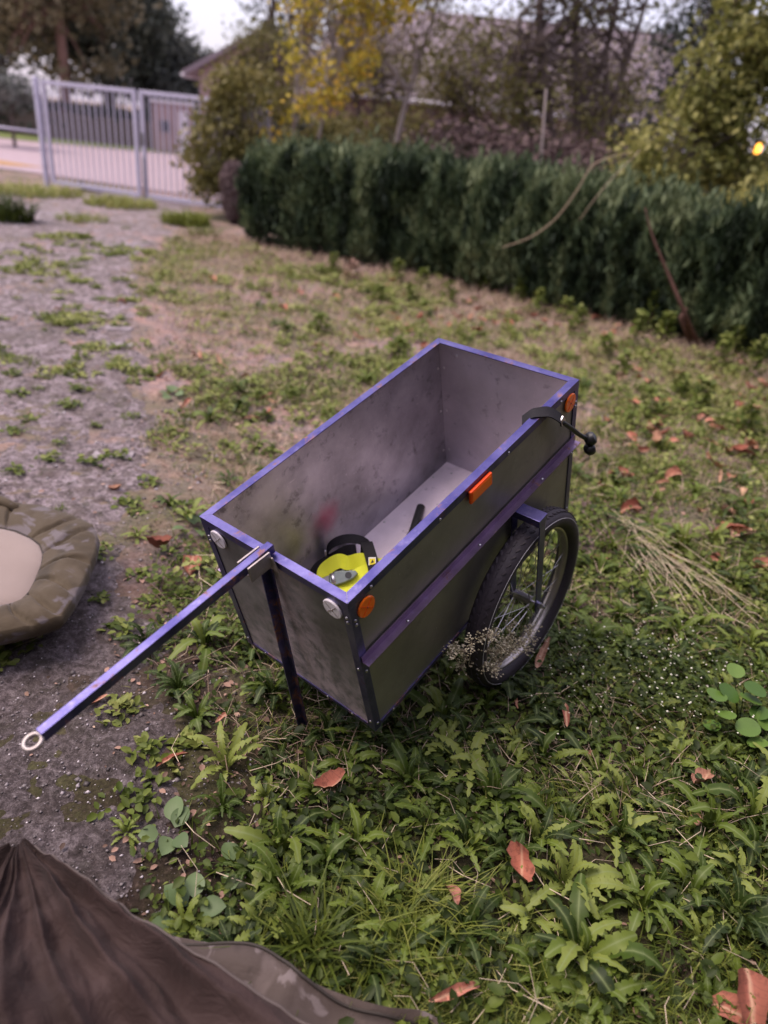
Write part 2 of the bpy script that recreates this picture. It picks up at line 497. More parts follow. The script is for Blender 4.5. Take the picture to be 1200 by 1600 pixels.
MB().tube([(.038, -.046, 1.05), (.038, -.09, 1.05), (.13, -.09, 1.05)], .009, 8).build('handle', M['galv_dark'], g2_, True)
MB().tube([(.02, -.045, .05), (.02, -.045, .75)], .012, 8).build('drop_bolt', M['galv_dark'], g2_, True)
gp = thing('gate_post', 'round galvanised gate post at the left end of the gate', 'post', (-7.14, 14.69, 0))
MB().lathe([(.055, 0), (.055, 1.84), (.048, 1.87), (.02, 1.885)], (0, 0, -.05), (0, 0, 1), 18).build('pole', M['galv'], gp, 'angle')
for zz in (.35, .95, 1.5):
    MB().lathe([(.060, zz), (.060, zz + .05)], (0, 0, 0), (0, 0, 1), 18).build('hinge_collar', M['galv'], gp, 'angle')
gp = thing('gate_post', 'galvanised gate post behind the olive shrub', 'post', (P2.x + .12, P2.y - .03, 0))
MB().lathe([(.055, 0), (.055, 1.84), (.048, 1.87), (.02, 1.885)], (0, 0, -.05), (0, 0, 1), 18).build('pole', M['galv'], gp, 'angle')
fe = thing('rail_fence', 'low galvanised rail fence left of the gate', 'fence', (-8.1, 15.0, 0))
fa = Vector((-7.2, 14.7, 0)) - Vector((-8.1, 15.0, 0))
MB().tube([(fa.x, fa.y, .93), (-3.2, 1.0, .93)], .024, 10).build('rail', M['galv'], fe, True)
for q in (0.04, .9):
    p = Vector((fa.x, fa.y, 0)).lerp(Vector((-3.2, 1.0, 0)), .28 + q * .6)
    MB().lathe([(.045, -.05), (.045, 1.22), (.02, 1.26)], (p.x, p.y, 0), (0, 0, 1), 14).build('post', M['galv'], fe, 'angle')
gs_ = thing('gate_stop', 'small black wedge-shaped gate stop on the ground by the gate', 'gate stop', (-6.494, 14.796, 0.000), gd.to_2d().angle_signed(Vector((1, 0))))
MB().add([(-.10, -.06, 0), (.12, -.06, 0), (.12, .06, 0), (-.10, .06, 0), (-.085, -.04, .15), (-.03, -.04, .13), (-.03, .04, .13), (-.085, .04, .15), (.12, -.05, .02), (.12, .05, .02)],
         [(3, 2, 1, 0), (4, 5, 6, 7), (0, 1, 8, 5, 4), (2, 3, 7, 6, 9), (5, 8, 9, 6), (1, 2, 9, 8), (0, 4, 7, 3)]).build('wedge', M['black_plastic'], gs_, bevel=.006)
MB().tube([(.12, 0, .012), (.5, -.03, .012)], .02, 8).build('anchor_bar', M['black_plastic'], gs_, True)

# ------------------------------------------------------------------ foliage builders
def leaf_cloud(C, size, t, asp=.6, upbias=0.0):
    n = len(C); d = rng.normal(size=(n, 3)); d[:, 2] += upbias; d /= np.linalg.norm(d, axis=1)[:, None]
    e_ = rng.normal(size=(n, 3)); e_ -= d * (e_ * d).sum(1)[:, None]; e_ /= np.linalg.norm(e_, axis=1)[:, None]
    s_ = size[:, None]
    V = np.stack([C - d * s_ * .5, C + e_ * s_ * asp * .5, C + d * s_ * .5, C - e_ * s_ * asp * .5], 1).reshape(-1, 3)
    Fq = (np.arange(4)[None] + (np.arange(n) * 4)[:, None])
    return V, Fq, t
def in_ellipsoids(ells, n, shell=.55):
    vol = np.array([a[3] * a[4] * a[5] for a in ells]) ** .8; idx = rng.choice(len(ells), n, p=vol / vol.sum())
    E_ = np.array(ells)[idx]; d = rng.normal(size=(n, 3)); d /= np.linalg.norm(d, axis=1)[:, None]
    r_ = shell + (1 - shell) * rng.random(n) ** .6
    return E_[:, :3] + d * E_[:, 3:6] * r_[:, None]
def wiggle(p0, p1, n, amp, r_):
    p0 = Vector(p0); p1 = Vector(p1); L = (p1 - p0).length; out = []
    for i in range(n + 1):
        t = i / n; out.append(p0.lerp(p1, t) + Vector((r_.gauss(0, 1), r_.gauss(0, 1), r_.gauss(0, .5))) * amp * L * math.sin(math.pi * t) * .5)
    return out
def tree(name, label, cat, base, trunks, ells, nclump, per, clump_r, leaf, mat, bark, seed=0, limbs=22, r0=.10, tint=(.0, 1.0), group=None, asp=.6, skip=None, limb_r=.02, part='crown'):
    """trunks: lists of points relative to base; ells: (x,y,z,rx,ry,rz) relative to base"""
    global rng
    keep = rng; rng = np.random.default_rng(seed); r_ = random.Random(seed)
    t = thing(name, label, cat, base, 0, group)
    ends = []
    for tk in trunks:
        pts = smooth_path(tk, 5); m = len(pts); rr_ = r0 * (1 if tk is trunks[0] else .7)
        MB().tube(pts, [rr_ * (1 - .72 * i / (m - 1)) for i in range(m)], 9).build('trunk', bark, t, True); ends.append(pts)
    C = in_ellipsoids(ells, nclump)
    if limbs:
        b = MB()
        for q in range(limbs):
            tk = r_.choice(ends); p0 = tk[r_.randrange(len(tk) // 2, len(tk))]; p1 = Vector(C[r_.randrange(len(C))])
            ps = wiggle(p0, p1, 5, .16, r_); b.tube(ps, [limb_r * (1 - .8 * i / 5) for i in range(6)], 6, caps=False)
            for w_ in range(3):
                s_ = ps[r_.randrange(2, 5)]; b.tube(wiggle(s_, s_ + (Vector(C[r_.randrange(len(C))]) - s_) * .45, 3, .2, r_), [limb_r * .4, limb_r * .3, limb_r * .2, limb_r * .1], 5, caps=False)
        b.build('limbs', bark, t, True)
    L = np.repeat(C, per, 0) + rng.normal(size=(nclump * per, 3)) * clump_r * np.array([1, 1, .7])
    ct = np.repeat(rng.random(nclump), per); tt = np.clip(tint[0] + (tint[1] - tint[0]) * np.clip(.6 * ct + .4 * rng.random(len(L)), 0, 1), 0, 1)
    if skip is not None:
        kx = skip(L + np.array(base)); L = L[kx]; tt = tt[kx]
    V, Fq, tt = leaf_cloud(L, leaf * (.6 + .8 * rng.random(len(L))), tt, asp)
    link(part, fast_mesh(part, V, Fq, mat, False, tt), t)
    rng = keep
    return t
M['bark'] = plain('grey_brown_bark', (.11, .085, .075), .9, 0, .35, 12, .6, .2)
M['pale_bark'] = plain('pale_bark', (.36, .31, .29), .85, 0, .3, 14, .5, .2)
M['far_dark'] = leaf_material('far_tree_leaf', [(.045, .054, .043), (.085, .096, .074), (.14, .145, .115)], .7, .15)
M['far_olive'] = leaf_material('far_olive_leaf', [(.08, .07, .04), (.15, .125, .07), (.24, .19, .10)], .7, .2)
M['far_grey'] = leaf_material('far_grey_leaf', [(.06, .068, .062), (.11, .118, .106), (.17, .18, .16)], .7, .15)
M['yellow_leaf'] = leaf_material('yellow_autumn_leaf', [(.18, .18, .03), (.45, .38, .05), (.75, .58, .08), (.80, .42, .08)], .6, .35)
M['olive_leaf'] = leaf_material('olive_leaf', [(.07, .075, .02), (.17, .155, .045), (.30, .25, .09)], .6, .3)
M['hazel_leaf'] = leaf_material('yellow_green_leaf', [(.05, .065, .016), (.17, .18, .045), (.34, .33, .10), (.55, .50, .20)], .6, .35)
M['conifer_leaf'] = leaf_material('dark_conifer', [(.012, .018, .012), (.025, .035, .022), (.045, .055, .035)], .7, .1)
M['thuja'] = leaf_material('hedge_spray', [(.010, .019, .009), (.036, .060, .028), (.092, .132, .060), (.20, .24, .12)], .65, .15)
M['brown_spray'] = leaf_material('dead_spray', [(.08, .052, .050), (.17, .118, .115), (.28, .21, .20)], .8, .1)
M['twig_grey'] = plain('grey_pole_wood', (.20, .17, .165), .85, 0, .3, 20, .3, .2)
M['twig'] = leaf_material('bare_twig', [(.10, .07, .06), (.17, .125, .11), (.25, .19, .17)], .8, .0)

# hedge
hd_ = thing('hedge', 'long dense dark green conifer hedge behind the yard', 'hedge', (HEDGE[0][0], HEDGE[0][1], 0))
H2 = np.array(HEDGE); seg = np.hypot(*np.diff(H2, axis=0).T); cs = np.concatenate([[0], np.cumsum(seg)])
def hedge_pt(s_):
    return np.stack([np.interp(s_, cs, H2[:, 0]), np.interp(s_, cs, H2[:, 1])], 1)
def hedge_n(s_):
    d = hedge_pt(s_ + .15) - hedge_pt(s_ - .15); d /= np.linalg.norm(d, axis=1)[:, None] + 1e-9
    return np.stack([-d[:, 1], d[:, 0]], 1)
n = 150000
s_ = cs[-1] * rng.random(n) ** .92; face = rng.random(n)
bulge = np.cos(2 * np.pi * s_ / .58 + 2.5 * fbm(s_ * .9, s_ * 0, 19))
htop = 1.09 + .14 * np.clip(s_ / 3, 0, 1) + .13 * (fbm(s_ * 1.3, s_ * 0, 2) - .5) + .34 * (fbm(s_ * 5.5, s_ * 0, 4, 3) - .5) + .02 * bulge + np.minimum(.30, .05 * rng.exponential(size=n))
depth = .44 + .12 * (fbm(s_ * 1.1, s_ * 0 + 9, 6) - .5)
u = rng.random(n); z = np.where(face < .70, .03 + (htop - .03) * rng.random(n) ** .85, htop - .25 * rng.random(n) ** 2)
off = np.where(face < .70, -depth * (1 - .22 * rng.random(n) ** 2), (u * 2 - 1) * depth)
# the first bush bulges out, then a shallow gap
off = off - .16 * np.exp(-((s_ - .75) / .55) ** 2) * (face < .7) + .16 * np.exp(-((s_ - 1.65) / .16) ** 2) * (face < .7) + .17 * (fbm(s_ * 4.6, z * 3.4, 8, 3) - .5) * 2 * (face < .7) - (.025 * bulge + .05 * rng.normal(size=n)) * (face < .7)
roundt = np.clip((z - htop + .28) / .28, 0, 1); off = np.where(face < .70, off * (1 - .55 * roundt ** 2), off)
endc = np.clip(s_ / .25, 0, 1); off = off * (.35 + .65 * endc ** .5)
foot = np.clip(1 - z / .22, 0, 1); off = off * (1 - .35 * foot)
hp_ = hedge_pt(s_); hn = hedge_n(s_)
C = np.stack([hp_[:, 0] + hn[:, 0] * off, hp_[:, 1] + hn[:, 1] * off, z], 1) - np.array([HEDGE[0][0], HEDGE[0][1], 0])
cl_ = fbm(s_ * 7, z * 2.6, 14) ; tt = np.clip(.20 + 2.2 * (cl_ - .42) + .4 * (rng.random(n) - .4) + .25 * (z > htop - .12), 0, 1)  # top sprays tinted lighter: light from above put into the colour
d = np.stack([rng.normal(size=n) * .42 - hn[:, 0] * .5 * (face < .7), rng.normal(size=n) * .42 - hn[:, 1] * .5 * (face < .7), np.ones(n)], 1); d /= np.linalg.norm(d, axis=1)[:, None]
e_ = rng.normal(size=(n, 3)); e_ -= d * (e_ * d).sum(1)[:, None]; e_ /= np.linalg.norm(e_, axis=1)[:, None]
sz = (.05 + .10 * rng.random(n) ** 1.5)[:, None]
V = np.stack([C - d * sz * .5, C + e_ * sz * .14, C + d * sz * .6, C - e_ * sz * .14], 1).reshape(-1, 3)
keep_ = np.where((fbm(s_ * 5.5, z * 3.2, 33, 3) < .40) & (face < .7), rng.random(n) < .30, True)
V = V.reshape(n, 4, 3)[keep_].reshape(-1, 3); tt = tt[keep_]; n = len(tt)
o = link('foliage', fast_mesh('foliage', V, np.arange(4)[None] + (np.arange(n) * 4)[:, None], M['thuja'], False, tt), hd_)
core = MB()
ss = np.linspace(.15, cs[-1] - .1, 60); pp = hedge_pt(ss); nn = hedge_n(ss); vs = []
for p, q in zip(pp, nn):
    for (f_, z_) in ((-.30, .12), (-.34, .6), (-.28, 1.05), (0, 1.15), (.28, 1.05), (.34, .6), (.30, .12)):
        vs.append((p[0] + q[0] * f_ * .8 - HEDGE[0][0], p[1] + q[1] * f_ * .8 - HEDGE[0][1], z_))
core.add(vs, [(i * 7 + j, i * 7 + j + 1, (i + 1) * 7 + j + 1, (i + 1) * 7 + j) for i in range(59) for j in range(6)] + [tuple(range(7)), tuple(59 * 7 + j for j in range(6, -1, -1))])
core.build('inner_twigs', plain('hedge_inner', (.018, .016, .012), .9, 0, .4, 30, .5, .1), hd_)
for s0 in np.arange(.3, cs[-1], .55):
    p = hedge_pt(np.array([s0]))[0]; q = hedge_n(np.array([s0]))[0]
    x = p[0] - HEDGE[0][0] - q[0] * .2 + random.uniform(-.1, .1); y = p[1] - HEDGE[0][1] - q[1] * .2
    MB().tube([(x, y, -.02), (x + .02, y, .3), (x - .02, y + .02, .8)], [.03, .024, .012], 7).build('trunk', M['bark'], hd_, True)

# dead brown conifer stump at the hedge's left end
db = thing('dead_shrub', 'rounded dead brown conifer shrub at the left end of the hedge', 'shrub', (-2.944, 12.298, 0.000))
n = 6500; C = in_ellipsoids([(0, 0, .62, .23, .23, .30), (0, 0, .35, .19, .19, .34)], n, .75)
d = rng.normal(size=(n, 3)) * .3; d[:, 2] += 1; d /= np.linalg.norm(d, axis=1)[:, None]; e_ = rng.normal(size=(n, 3)); e_ -= d * (e_ * d).sum(1)[:, None]; e_ /= np.linalg.norm(e_, axis=1)[:, None]
sz = (.05 + .05 * rng.random(n))[:, None]
V = np.stack([C - d * sz * .5, C + e_ * sz * .18, C + d * sz * .6, C - e_ * sz * .18], 1).reshape(-1, 3); V[:, 2] = np.maximum(V[:, 2], .02)
link('foliage', fast_mesh('foliage', V, np.arange(4)[None] + (np.arange(n) * 4)[:, None], M['brown_spray'], False, np.clip(.25 + .5 * C[:, 2] + .5 * (rng.random(n) - .5), 0, 1)), db)
MB().tube([(0, 0, 0), (.02, 0, .4), (0, .02, .8)], [.07, .05, .02], 8).build('trunk', M['bark'], db, True)

# dry branches hanging on the hedge
br = thing('dry_branch', 'rust-brown broken branch leaning on the hedge at right', 'branch', (2.884, 7.109, 0.000))
b0 = Vector(br.location)
q1 = [Vector(p) - b0 for p in ((2.894, 7.065, 0.000), (2.548, 6.750, 0.355), (2.326, 6.800, 0.664), (2.112, 6.850, 0.964), (1.997, 6.900, 1.186))]
M['rust_bark'] = plain('rusty_bark', (.13, .07, .055), .85, 0, .3, 30, .4, .2)
MB().tube(smooth_path(q1, 6), [.024 * (1 - .8 * i / 24) for i in range(25)], 8).build('stem', M['rust_bark'], br, True)
MB().tube([q1[0] + Vector((-.07, 0, 0)), q1[1] + Vector((-.03, -.02, -.03)), q1[1] + Vector((.0, 0, .05))], [.02, .025, .01], 7).build('fork', M['rust_bark'], br, True)
br = thing('dry_twig', 'long pale arching dry twig across the face of the hedge', 'branch', (0.963, 8.200, 0.576))
b0 = Vector(br.location)
q1 = [Vector(p) - b0 for p in ((0.963, 8.200, 0.576), (1.234, 8.100, 0.727), (1.434, 8.000, 0.934), (1.567, 7.900, 1.209), (1.661, 7.850, 1.453), (1.826, 7.850, 1.554), (2.043, 7.900, 1.614))]
M['pale_twig'] = plain('pale_twig', (.36, .28, .20), .8, 0, .25, 40, .2, .2)
MB().tube(smooth_path(q1, 6), [.003 + .005 * math.sin(math.pi * min(1, .15 + .85 * i / 36)) for i in range(37)], 6).build('stem', M['pale_twig'], br, True)
MB().tube(smooth_path([Vector(p) - b0 for p in ((1.637, 7.800, 0.956), (1.737, 7.750, 1.178), (1.886, 7.800, 1.392), (2.100, 7.900, 1.636))], 5), .004, 6).build('side_twig', M['pale_twig'], br, True)
pl_ = thing('garden_pole', 'slim grey pole standing up behind the hedge', 'pole', (1.64, 10.0, 0))
MB().tube([(0, 0, 0), (-.13, 0, 1.1), (-.26, 0, 2.2)], .015, 8).build('shaft', M['twig_grey'], pl_, True)

# olive shrub between gate and hedge
tree('olive_shrub', 'loose olive-green shrub growing in front of the gate', 'shrub', (-3.25, 13.1, 0), [[(0, 0, 0), (.05, 0, .5), (-.1, 0, 1.2), (.0, 0, 1.8)], [(.1, 0, 0), (.3, 0, .7), (.4, 0, 1.5)]],
     [(0, 0, 1.15, .55, .5, .85), (.45, .1, 1.5, .65, .5, .8), (-.3, -.1, .75, .35, .4, .5), (.0, 0, 1.95, .3, .4, .3)], 150, 42, .12, .09, M['olive_leaf'], M['pale_bark'], 41, 30, .03, limb_r=.012)
tree('bare_bush', 'brown tangle of low branches behind the left part of the hedge', 'shrub', (-1.6, 12.0, 0), [[(0, 0, 0), (.1, 0, .6), (.0, 0, 1.1)]],
     [(0, 0, .95, .9, .5, .6), (1.2, .3, .9, 1.0, .5, .5)], 70, 26, .12, .07, M['olive_leaf'], M['bark'], 42, 40, .03, (.0, .6), limb_r=.012)
# yellow autumn tree
tree('autumn_tree', 'slender tree with yellow and orange autumn leaves behind the hedge', 'tree', (-2.0, 13.0, 0), [[(-.1, 0, 0), (-.16, 0, 1.2), (-.05, 0, 2.6), (.2, 0, 4.6)], [(.15, .1, 0), (.25, .1, 1.3), (.5, .1, 2.4), (.9, .1, 3.8)]],
     [(.35, 0, 2.7, .75, .6, .8), (.55, 0, 3.7, 1.1, .8, 1.0), (.1, 0, 1.9, .35, .4, .4), (1.3, .2, 3.4, .6, .5, .4), (.4, 0, 4.8, 1.0, .8, .8), (-.3, 0, 1.5, .25, .25, .25)], 190, 26, .14, .10, M['yellow_leaf'], M['pale_bark'], 43, 90, .055, limb_r=.016)
tree('leaning_tree', 'thin pale-barked tree with sparse leaves in front of the long house', 'tree', (-.45, 13.8, 0), [[(0, 0, 0), (-.05, 0, 1.2), (.12, 0, 2.3), (.35, 0, 3.2), (.5, 0, 4.6)], [(.1, 0, 2.2), (-.4, 0, 2.6), (-.9, 0, 2.8)]],
     [(.2, 0, 3.3, 1.0, .8, .9), (-.2, 0, 2.4, .7, .5, .5), (.4, 0, 4.5, 1.1, .8, .7)], 60, 16, .16, .08, M['olive_leaf'], M['pale_bark'], 44, 34, .06, limb_r=.016)
# bare multi-stemmed tree
tree('bare_tree', 'dark multi-stemmed tree with thin drooping branches behind the hedge', 'tree', (2.15, 13.0, 0), [[(0, 0, 0), (-.02, 0, 1.3), (-.35, 0, 2.3), (-.65, 0, 3.4), (-.8, 0, 5)], [(.05, 0, .9), (.25, 0, 1.8), (.05, 0, 2.7), (-.1, .1, 3.6), (.1, .1, 5)], [(0, 0, 1.0), (.5, 0, 1.7), (.75, 0, 2.6), (.9, 0, 3.8)], [(0, 0, 1.0), (-.45, .1, 1.6), (-.75, .1, 2.4), (-.95, 0, 3.3)], [(0, 0, 1.1), (.15, 0, 2.0), (.45, 0, 3.0), (.4, 0, 4.4)]],
     [(-.5, 0, 3.3, .7, .7, .45), (-1.1, 0, 2.5, .8, .7, .7), (.2, 0, 3.9, 1.3, .9, .6), (.7, 0, 2.2, .5, .6, .8), (-1.6, 0, 2.9, .7, .6, .5), (-.1, 0, 2.0, .9, .6, .8)], 170, 26, .17, .07, M['olive_leaf'], M['bark'], 45, 90, .13, (.0, .55), limb_r=.022)
tree('bare_bush', 'bare reddish-brown undergrowth below the dark multi-stemmed tree', 'shrub', (1.0, 11.8, 0), [[(0, 0, 0), (.1, 0, .7), (.2, 0, 1.3)], [(.6, 0, 0), (.7, 0, 1.0), (1.0, 0, 1.6)]],
     [(-.3, 0, 1.3, 1.1, .5, .5), (1.0, 0, 1.3, 1.0, .5, .5)], 160, 34, .16, .08, M['brown_spray'], M['bark'], 46, 90, .025, (.0, .6), limb_r=.010)
tree('bare_bush', 'brown leafless thicket in front of the long house wall', 'shrub', (.0, 15.5, 0), [[(0, 0, 0), (.1, 0, .7), (.2, 0, 1.6)], [(1.6, 0, 0), (1.7, 0, 1.0), (2.0, 0, 1.9)]],
     [(-.3, 0, 1.3, 1.6, .6, .7), (2.0, 0, 1.4, 1.8, .6, .7), (4.2, 0, 1.3, 1.6, .6, .8)], 180, 40, .20, .11, M['olive_leaf'], M['bark'], 47, 110, .03, (.0, .45), limb_r=.013, asp=.35)
for i, (lab, x_, y_, w_, h_, mt, sd_) in enumerate((
        ('dark green garden shrub in front of the gable house', -3.6, 18.5, 1.5, 1.75, 'far_dark', 81),
        ('brownish garden shrub left of the long house wall', -1.2, 18.0, 1.6, 1.9, 'olive_leaf', 82),
        ('dark shrub under the middle of the long roof', 1.4, 18.6, 1.8, 1.95, 'far_dark', 83),
        ('brown-leaved shrub under the right half of the long roof', 4.2, 18.0, 1.8, 2.0, 'far_dark', 84),
        ('dark shrub at the right end of the long house', 7.0, 17.6, 1.8, 2.2, 'conifer_leaf', 85))):
    tree('garden_shrub', lab, 'shrub', (x_, y_, 0), [[(0, 0, 0), (.1, 0, .7), (0, 0, h_ * .8)], [(.5, 0, 0), (.6, 0, .7), (.8, 0, h_ * .7)]],
         [(0, 0, h_ * .5, w_, .7, h_ * .5), (w_ * .5, 0, h_ * .6, w_ * .5, .5, h_ * .42), (-w_ * .5, .2, h_ * .55, w_ * .55, .5, h_ * .42)], 150, 40, .17, .13, M[mt], M['bark'], sd_, 60, .04, limb_r=.014, group='garden shrubs before the houses')
for i, (lab, x_, y_, zc, rx, rz, ncl, mt, sd_) in enumerate((
        ('slim brown-leaved tree before the left half of the long roof', -1.0, 16.2, 2.9, 1.1, .75, 60, 'olive_leaf', 91),
        ('olive-brown tree before the middle of the long roof', .9, 15.0, 2.7, 1.1, .8, 70, 'olive_leaf', 92),
        ('fine-twigged olive tree before the right half of the long roof', 3.3, 15.8, 2.9, 1.2, .9, 70, 'olive_leaf', 93),
        ('sparse leafy tree in front of the gable house', -3.3, 16.8, 2.5, .8, .8, 85, 'olive_leaf', 94))):
    tree('garden_tree', lab, 'tree', (x_, y_, 0), [[(0, 0, 0), (.1, 0, 1.2), (-.1, 0, 2.2), (.1, 0, zc + .6)], [(.05, 0, .9), (.4, 0, 1.8), (.6, 0, zc + .3)], [(0, 0, .8), (-.35, 0, 1.7), (-.6, 0, zc)]],
         [(0, 0, zc, rx, .7, rz), (rx * .6, 0, zc - .5, rx * .6, .5, rz * .6), (-rx * .6, .1, zc - .4, rx * .6, .5, rz * .7)], ncl, 60, .19, .065, M[mt], M['bark'], sd_, 80, .06, (.0, .75), limb_r=.016, group='garden trees before the long house')
# dark conifer and yellow-green shrubs at right
tree('conifer', 'dark conifer rising at the upper right', 'tree', (4.35, 14.0, 0), [[(0, 0, 0), (0, 0, 3), (0, 0, 6.5)]],
     [(0, 0, 2.0, .8, .8, 1.0), (0, 0, 3.4, .75, .8, 1.0), (0, 0, 4.8, .6, .6, 1.2)], 230, 34, .17, .12, M['conifer_leaf'], M['bark'], 48, 40, .12, asp=.3)
LAMP = Vector((4.302, 10.600, 1.841))
def lamp_gap(P):
    """the lamp shows through a natural gap"""
    a = np.array([0, 0, 1.55]); d = np.array(LAMP) - a; L = np.linalg.norm(d); d = d / L
    t = (P - a) @ d; dist = np.linalg.norm(P - a - t[:, None] * d[None], axis=1)
    return ~((dist < .085) & (t < L + .3))
tree('hazel_shrub', 'tall yellow-green leafy shrub leaning over the hedge at right', 'shrub', (3.4, 9.9, 0), [[(0, 0, 0), (.0, 0, 1.2), (-.2, 0, 2.2), (-.1, 0, 3.4)], [(.3, 0, 0), (.5, 0, 1.3), (.7, 0, 2.6)], [(-.1, 0, .3), (-.5, 0, 1.2), (-.7, 0, 1.7)]],
     [(-.2, 0, 1.75, .80, .6, .60), (.1, 0, 2.5, .55, .5, .7), (.7, 0, 2.0, .9, .6, .9), (.5, 0, 3.3, .9, .7, .7), (-.55, -.1, 1.35, .45, .4, .35)], 300, 44, .13, .09, M['hazel_leaf'], M['bark'], 49, 50, .035, skip=lamp_gap, limb_r=.012)
tree('golden_shrub', 'yellowish shrub at the right edge above the hedge', 'shrub', (4.3, 8.6, 0), [[(0, 0, 0), (.0, 0, .9), (-.1, 0, 1.6)]],
     [(0, 0, 1.35, .7, .5, .40), (-.45, .1, 1.25, .4, .4, .3), (.5, 0, 1.7, .6, .5, .5)], 110, 40, .10, .07, M['hazel_leaf'], M['bark'], 50, 20, .03, (.45, 1.0), skip=lamp_gap, limb_r=.01)
lt = thing('garden_lamp', 'small lit orange garden lamp glowing through the shrubs at right', 'lamp', (LAMP.x, LAMP.y, 0))
MB().tube([(0, 0, 0), (0, 0, LAMP.z - .09)], .02, 8).build('post', M['galv_dark'], lt, True)
k = NT('lamp_glow'); k.set(color=(1, .5, .1)); k.b.inputs['Emission Color'].default_value = (1, .42, .06, 1); k.b.inputs['Emission Strength'].default_value = 2.5
MB().lathe([(.02, -.07), (.055, -.05), (.06, .02), (.03, .055)], (0, 0, LAMP.z), (0, 0, 1), 14).build('globe', k.m, lt, True)
MB().lathe([(.075, .056), (.06, .075), (.02, .10)], (0, 0, LAMP.z), (0, 0, 1), 14).build('cap', M['black_plastic'], lt, True)

# ------------------------------------------------------------------ houses
k = NT('roof_tile')
P = k.pos()
c = k.ramp(k.noise(.8, 5, .6), [(.3, (.16, .12, .14)), (.6, (.22, .175, .20)), (.8, (.28, .235, .27))])
k.set(color=c, rough=.6); M['tile'] = k.m
M['wall_pink'] = plain('pinkish_render', (.33, .235, .235), .9, 0, .12, 4, .1, .2)
M['wall_brown'] = plain('brown_brick', (.20, .125, .11), .9, 0, .2, 6, .2, .2)
M['pane'] = plain('window_glass', (.05, .055, .08), .08, 0, .2, 4, 0, .8)
M['white_frame'] = plain('white_frame', (.62, .58, .62), .5, 0, .05, 10)
def house(name, label, loc, rz, length, depth, eave, ridge, wallm, axis_x=True, windows=(), over=.35):
    h = thing(name, label, 'house', loc, rz)
    L2_, D2 = length / 2, depth / 2
    w_ = MB()
    w_.add([(-L2_, -D2, 0), (L2_, -D2, 0), (L2_, D2, 0), (-L2_, D2, 0), (-L2_, -D2, eave), (L2_, -D2, eave), (L2_, D2, eave), (-L2_, D2, eave), (-L2_, 0, ridge), (L2_, 0, ridge)],
           [(0, 1, 5, 4), (2, 3, 7, 6), (1, 2, 6, 9, 5), (3, 0, 4, 8, 7), (4, 5, 9, 8), (6, 7, 8, 9)])
    w_.build('wall', wallm, h)
    sl = (ridge - eave) / D2
    for sg in (-1, 1):
        y0 = sg * (D2 + over); z0 = eave - over * sl
        n_ = Vector((0, sg * sl, 1)).normalized() * .12
        a_ = [Vector((-L2_ - .3, y0, z0)), Vector((L2_ + .3, y0, z0)), Vector((L2_ + .3, 0, ridge)), Vector((-L2_ - .3, 0, ridge))]
        rf_ = MB().add([p + Vector((0, 0, .02)) for p in a_] + [p + n_ + Vector((0, 0, .02)) for p in a_], [(0, 1, 2, 3), (4, 5, 6, 7), (0, 1, 5, 4), (1, 2, 6, 5), (2, 3, 7, 6), (3, 0, 4, 7)]).build('roof', M['tile'], h)
        ct = MB(); rows_ = 14
        for q in range(rows_):
            t0 = q / rows_; p0 = a_[0].lerp(a_[3], t0) + n_ * 1.02 + Vector((0, 0, .02)); p1 = a_[1].lerp(a_[2], t0) + n_ * 1.02 + Vector((0, 0, .02)); up = (a_[3] - a_[0]) / rows_ * 1.08
            ct.add([p0, p1, p1 + up, p0 + up, p0 + n_ * .14, p1 + n_ * .14, p1 + up + n_ * .02, p0 + up + n_ * .02], [(0, 1, 5, 4), (4, 5, 6, 7), (0, 4, 7, 3), (1, 2, 6, 5)])
        ct.build('tile_courses', M['tile'], rf_)['kind'] = 'stuff'
        MB().tube([(-L2_ - .3, y0 + sg * .06, z0 + .02), (L2_ + .3, y0 + sg * .06, z0 + .02)], .06, 8).build('gutter', M['white_frame'], h, True)
    MB().tube([(-L2_ - .32, 0, ridge + .14), (L2_ + .32, 0, ridge + .14)], .09, 8).build('ridge_cap', M['tile'], h, True)
    for (side, cx_, z0, ww, hh_) in windows:
        if side == 'front': o_ = Vector((cx_, -D2, z0)); ax_ = Vector((1, 0, 0)); nn_ = Vector((0, -1, 0))
        else: o_ = Vector((-L2_, cx_, z0)); ax_ = Vector((0, 1, 0)); nn_ = Vector((-1, 0, 0))
        f_ = MB()
        for dx_, dz_, wx_, wz_ in ((-ww / 2, 0, .09, hh_), (ww / 2 - .09, 0, .09, hh_), (-ww / 2, 0, ww, .09), (-ww / 2, hh_ - .09, ww, .09), (-.04, 0, .08, hh_)):
            p = o_ + ax_ * dx_ + Vector((0, 0, dz_)); q = p + ax_ * wx_ + Vector((0, 0, wz_)) + nn_ * (.07 + .004 * (wx_ > .1))
            f_.box(tuple(min(i, j) for i, j in zip(p, q)), tuple(max(i, j) for i, j in zip(p, q)))
        fo = f_.build('window', M['white_frame'], h)
        p = o_ - ax_ * (ww / 2 - .05) + nn_ * .01 + Vector((0, 0, .05)); q = p + ax_ * (ww - .1) + Vector((0, 0, hh_ - .1)) + nn_ * .02
        MB().box(tuple(min(i, j) for i, j in zip(p, q)), tuple(max(i, j) for i, j in zip(p, q))).build('pane', M['pane'], fo)
    return h
house('long_house', 'long low house with wide mauve-brown tiled roof behind the trees', (2.0, 26.2, 0), R(-6), 9.6, 7.6, 2.55, 4.72, M['wall_brown'], windows=[('front', -3.2, .6, 1.2, 1.0), ('front', 3.0, .6, 1.2, 1.0)])
house('gable_house', 'smaller house with pinkish gable end left of the yellow tree', (-4.6, 27.6, 0), R(84), 6.0, 4.2, 2.65, 3.75, M['wall_pink'], windows=[('end', .3, 1.3, .9, .9)])

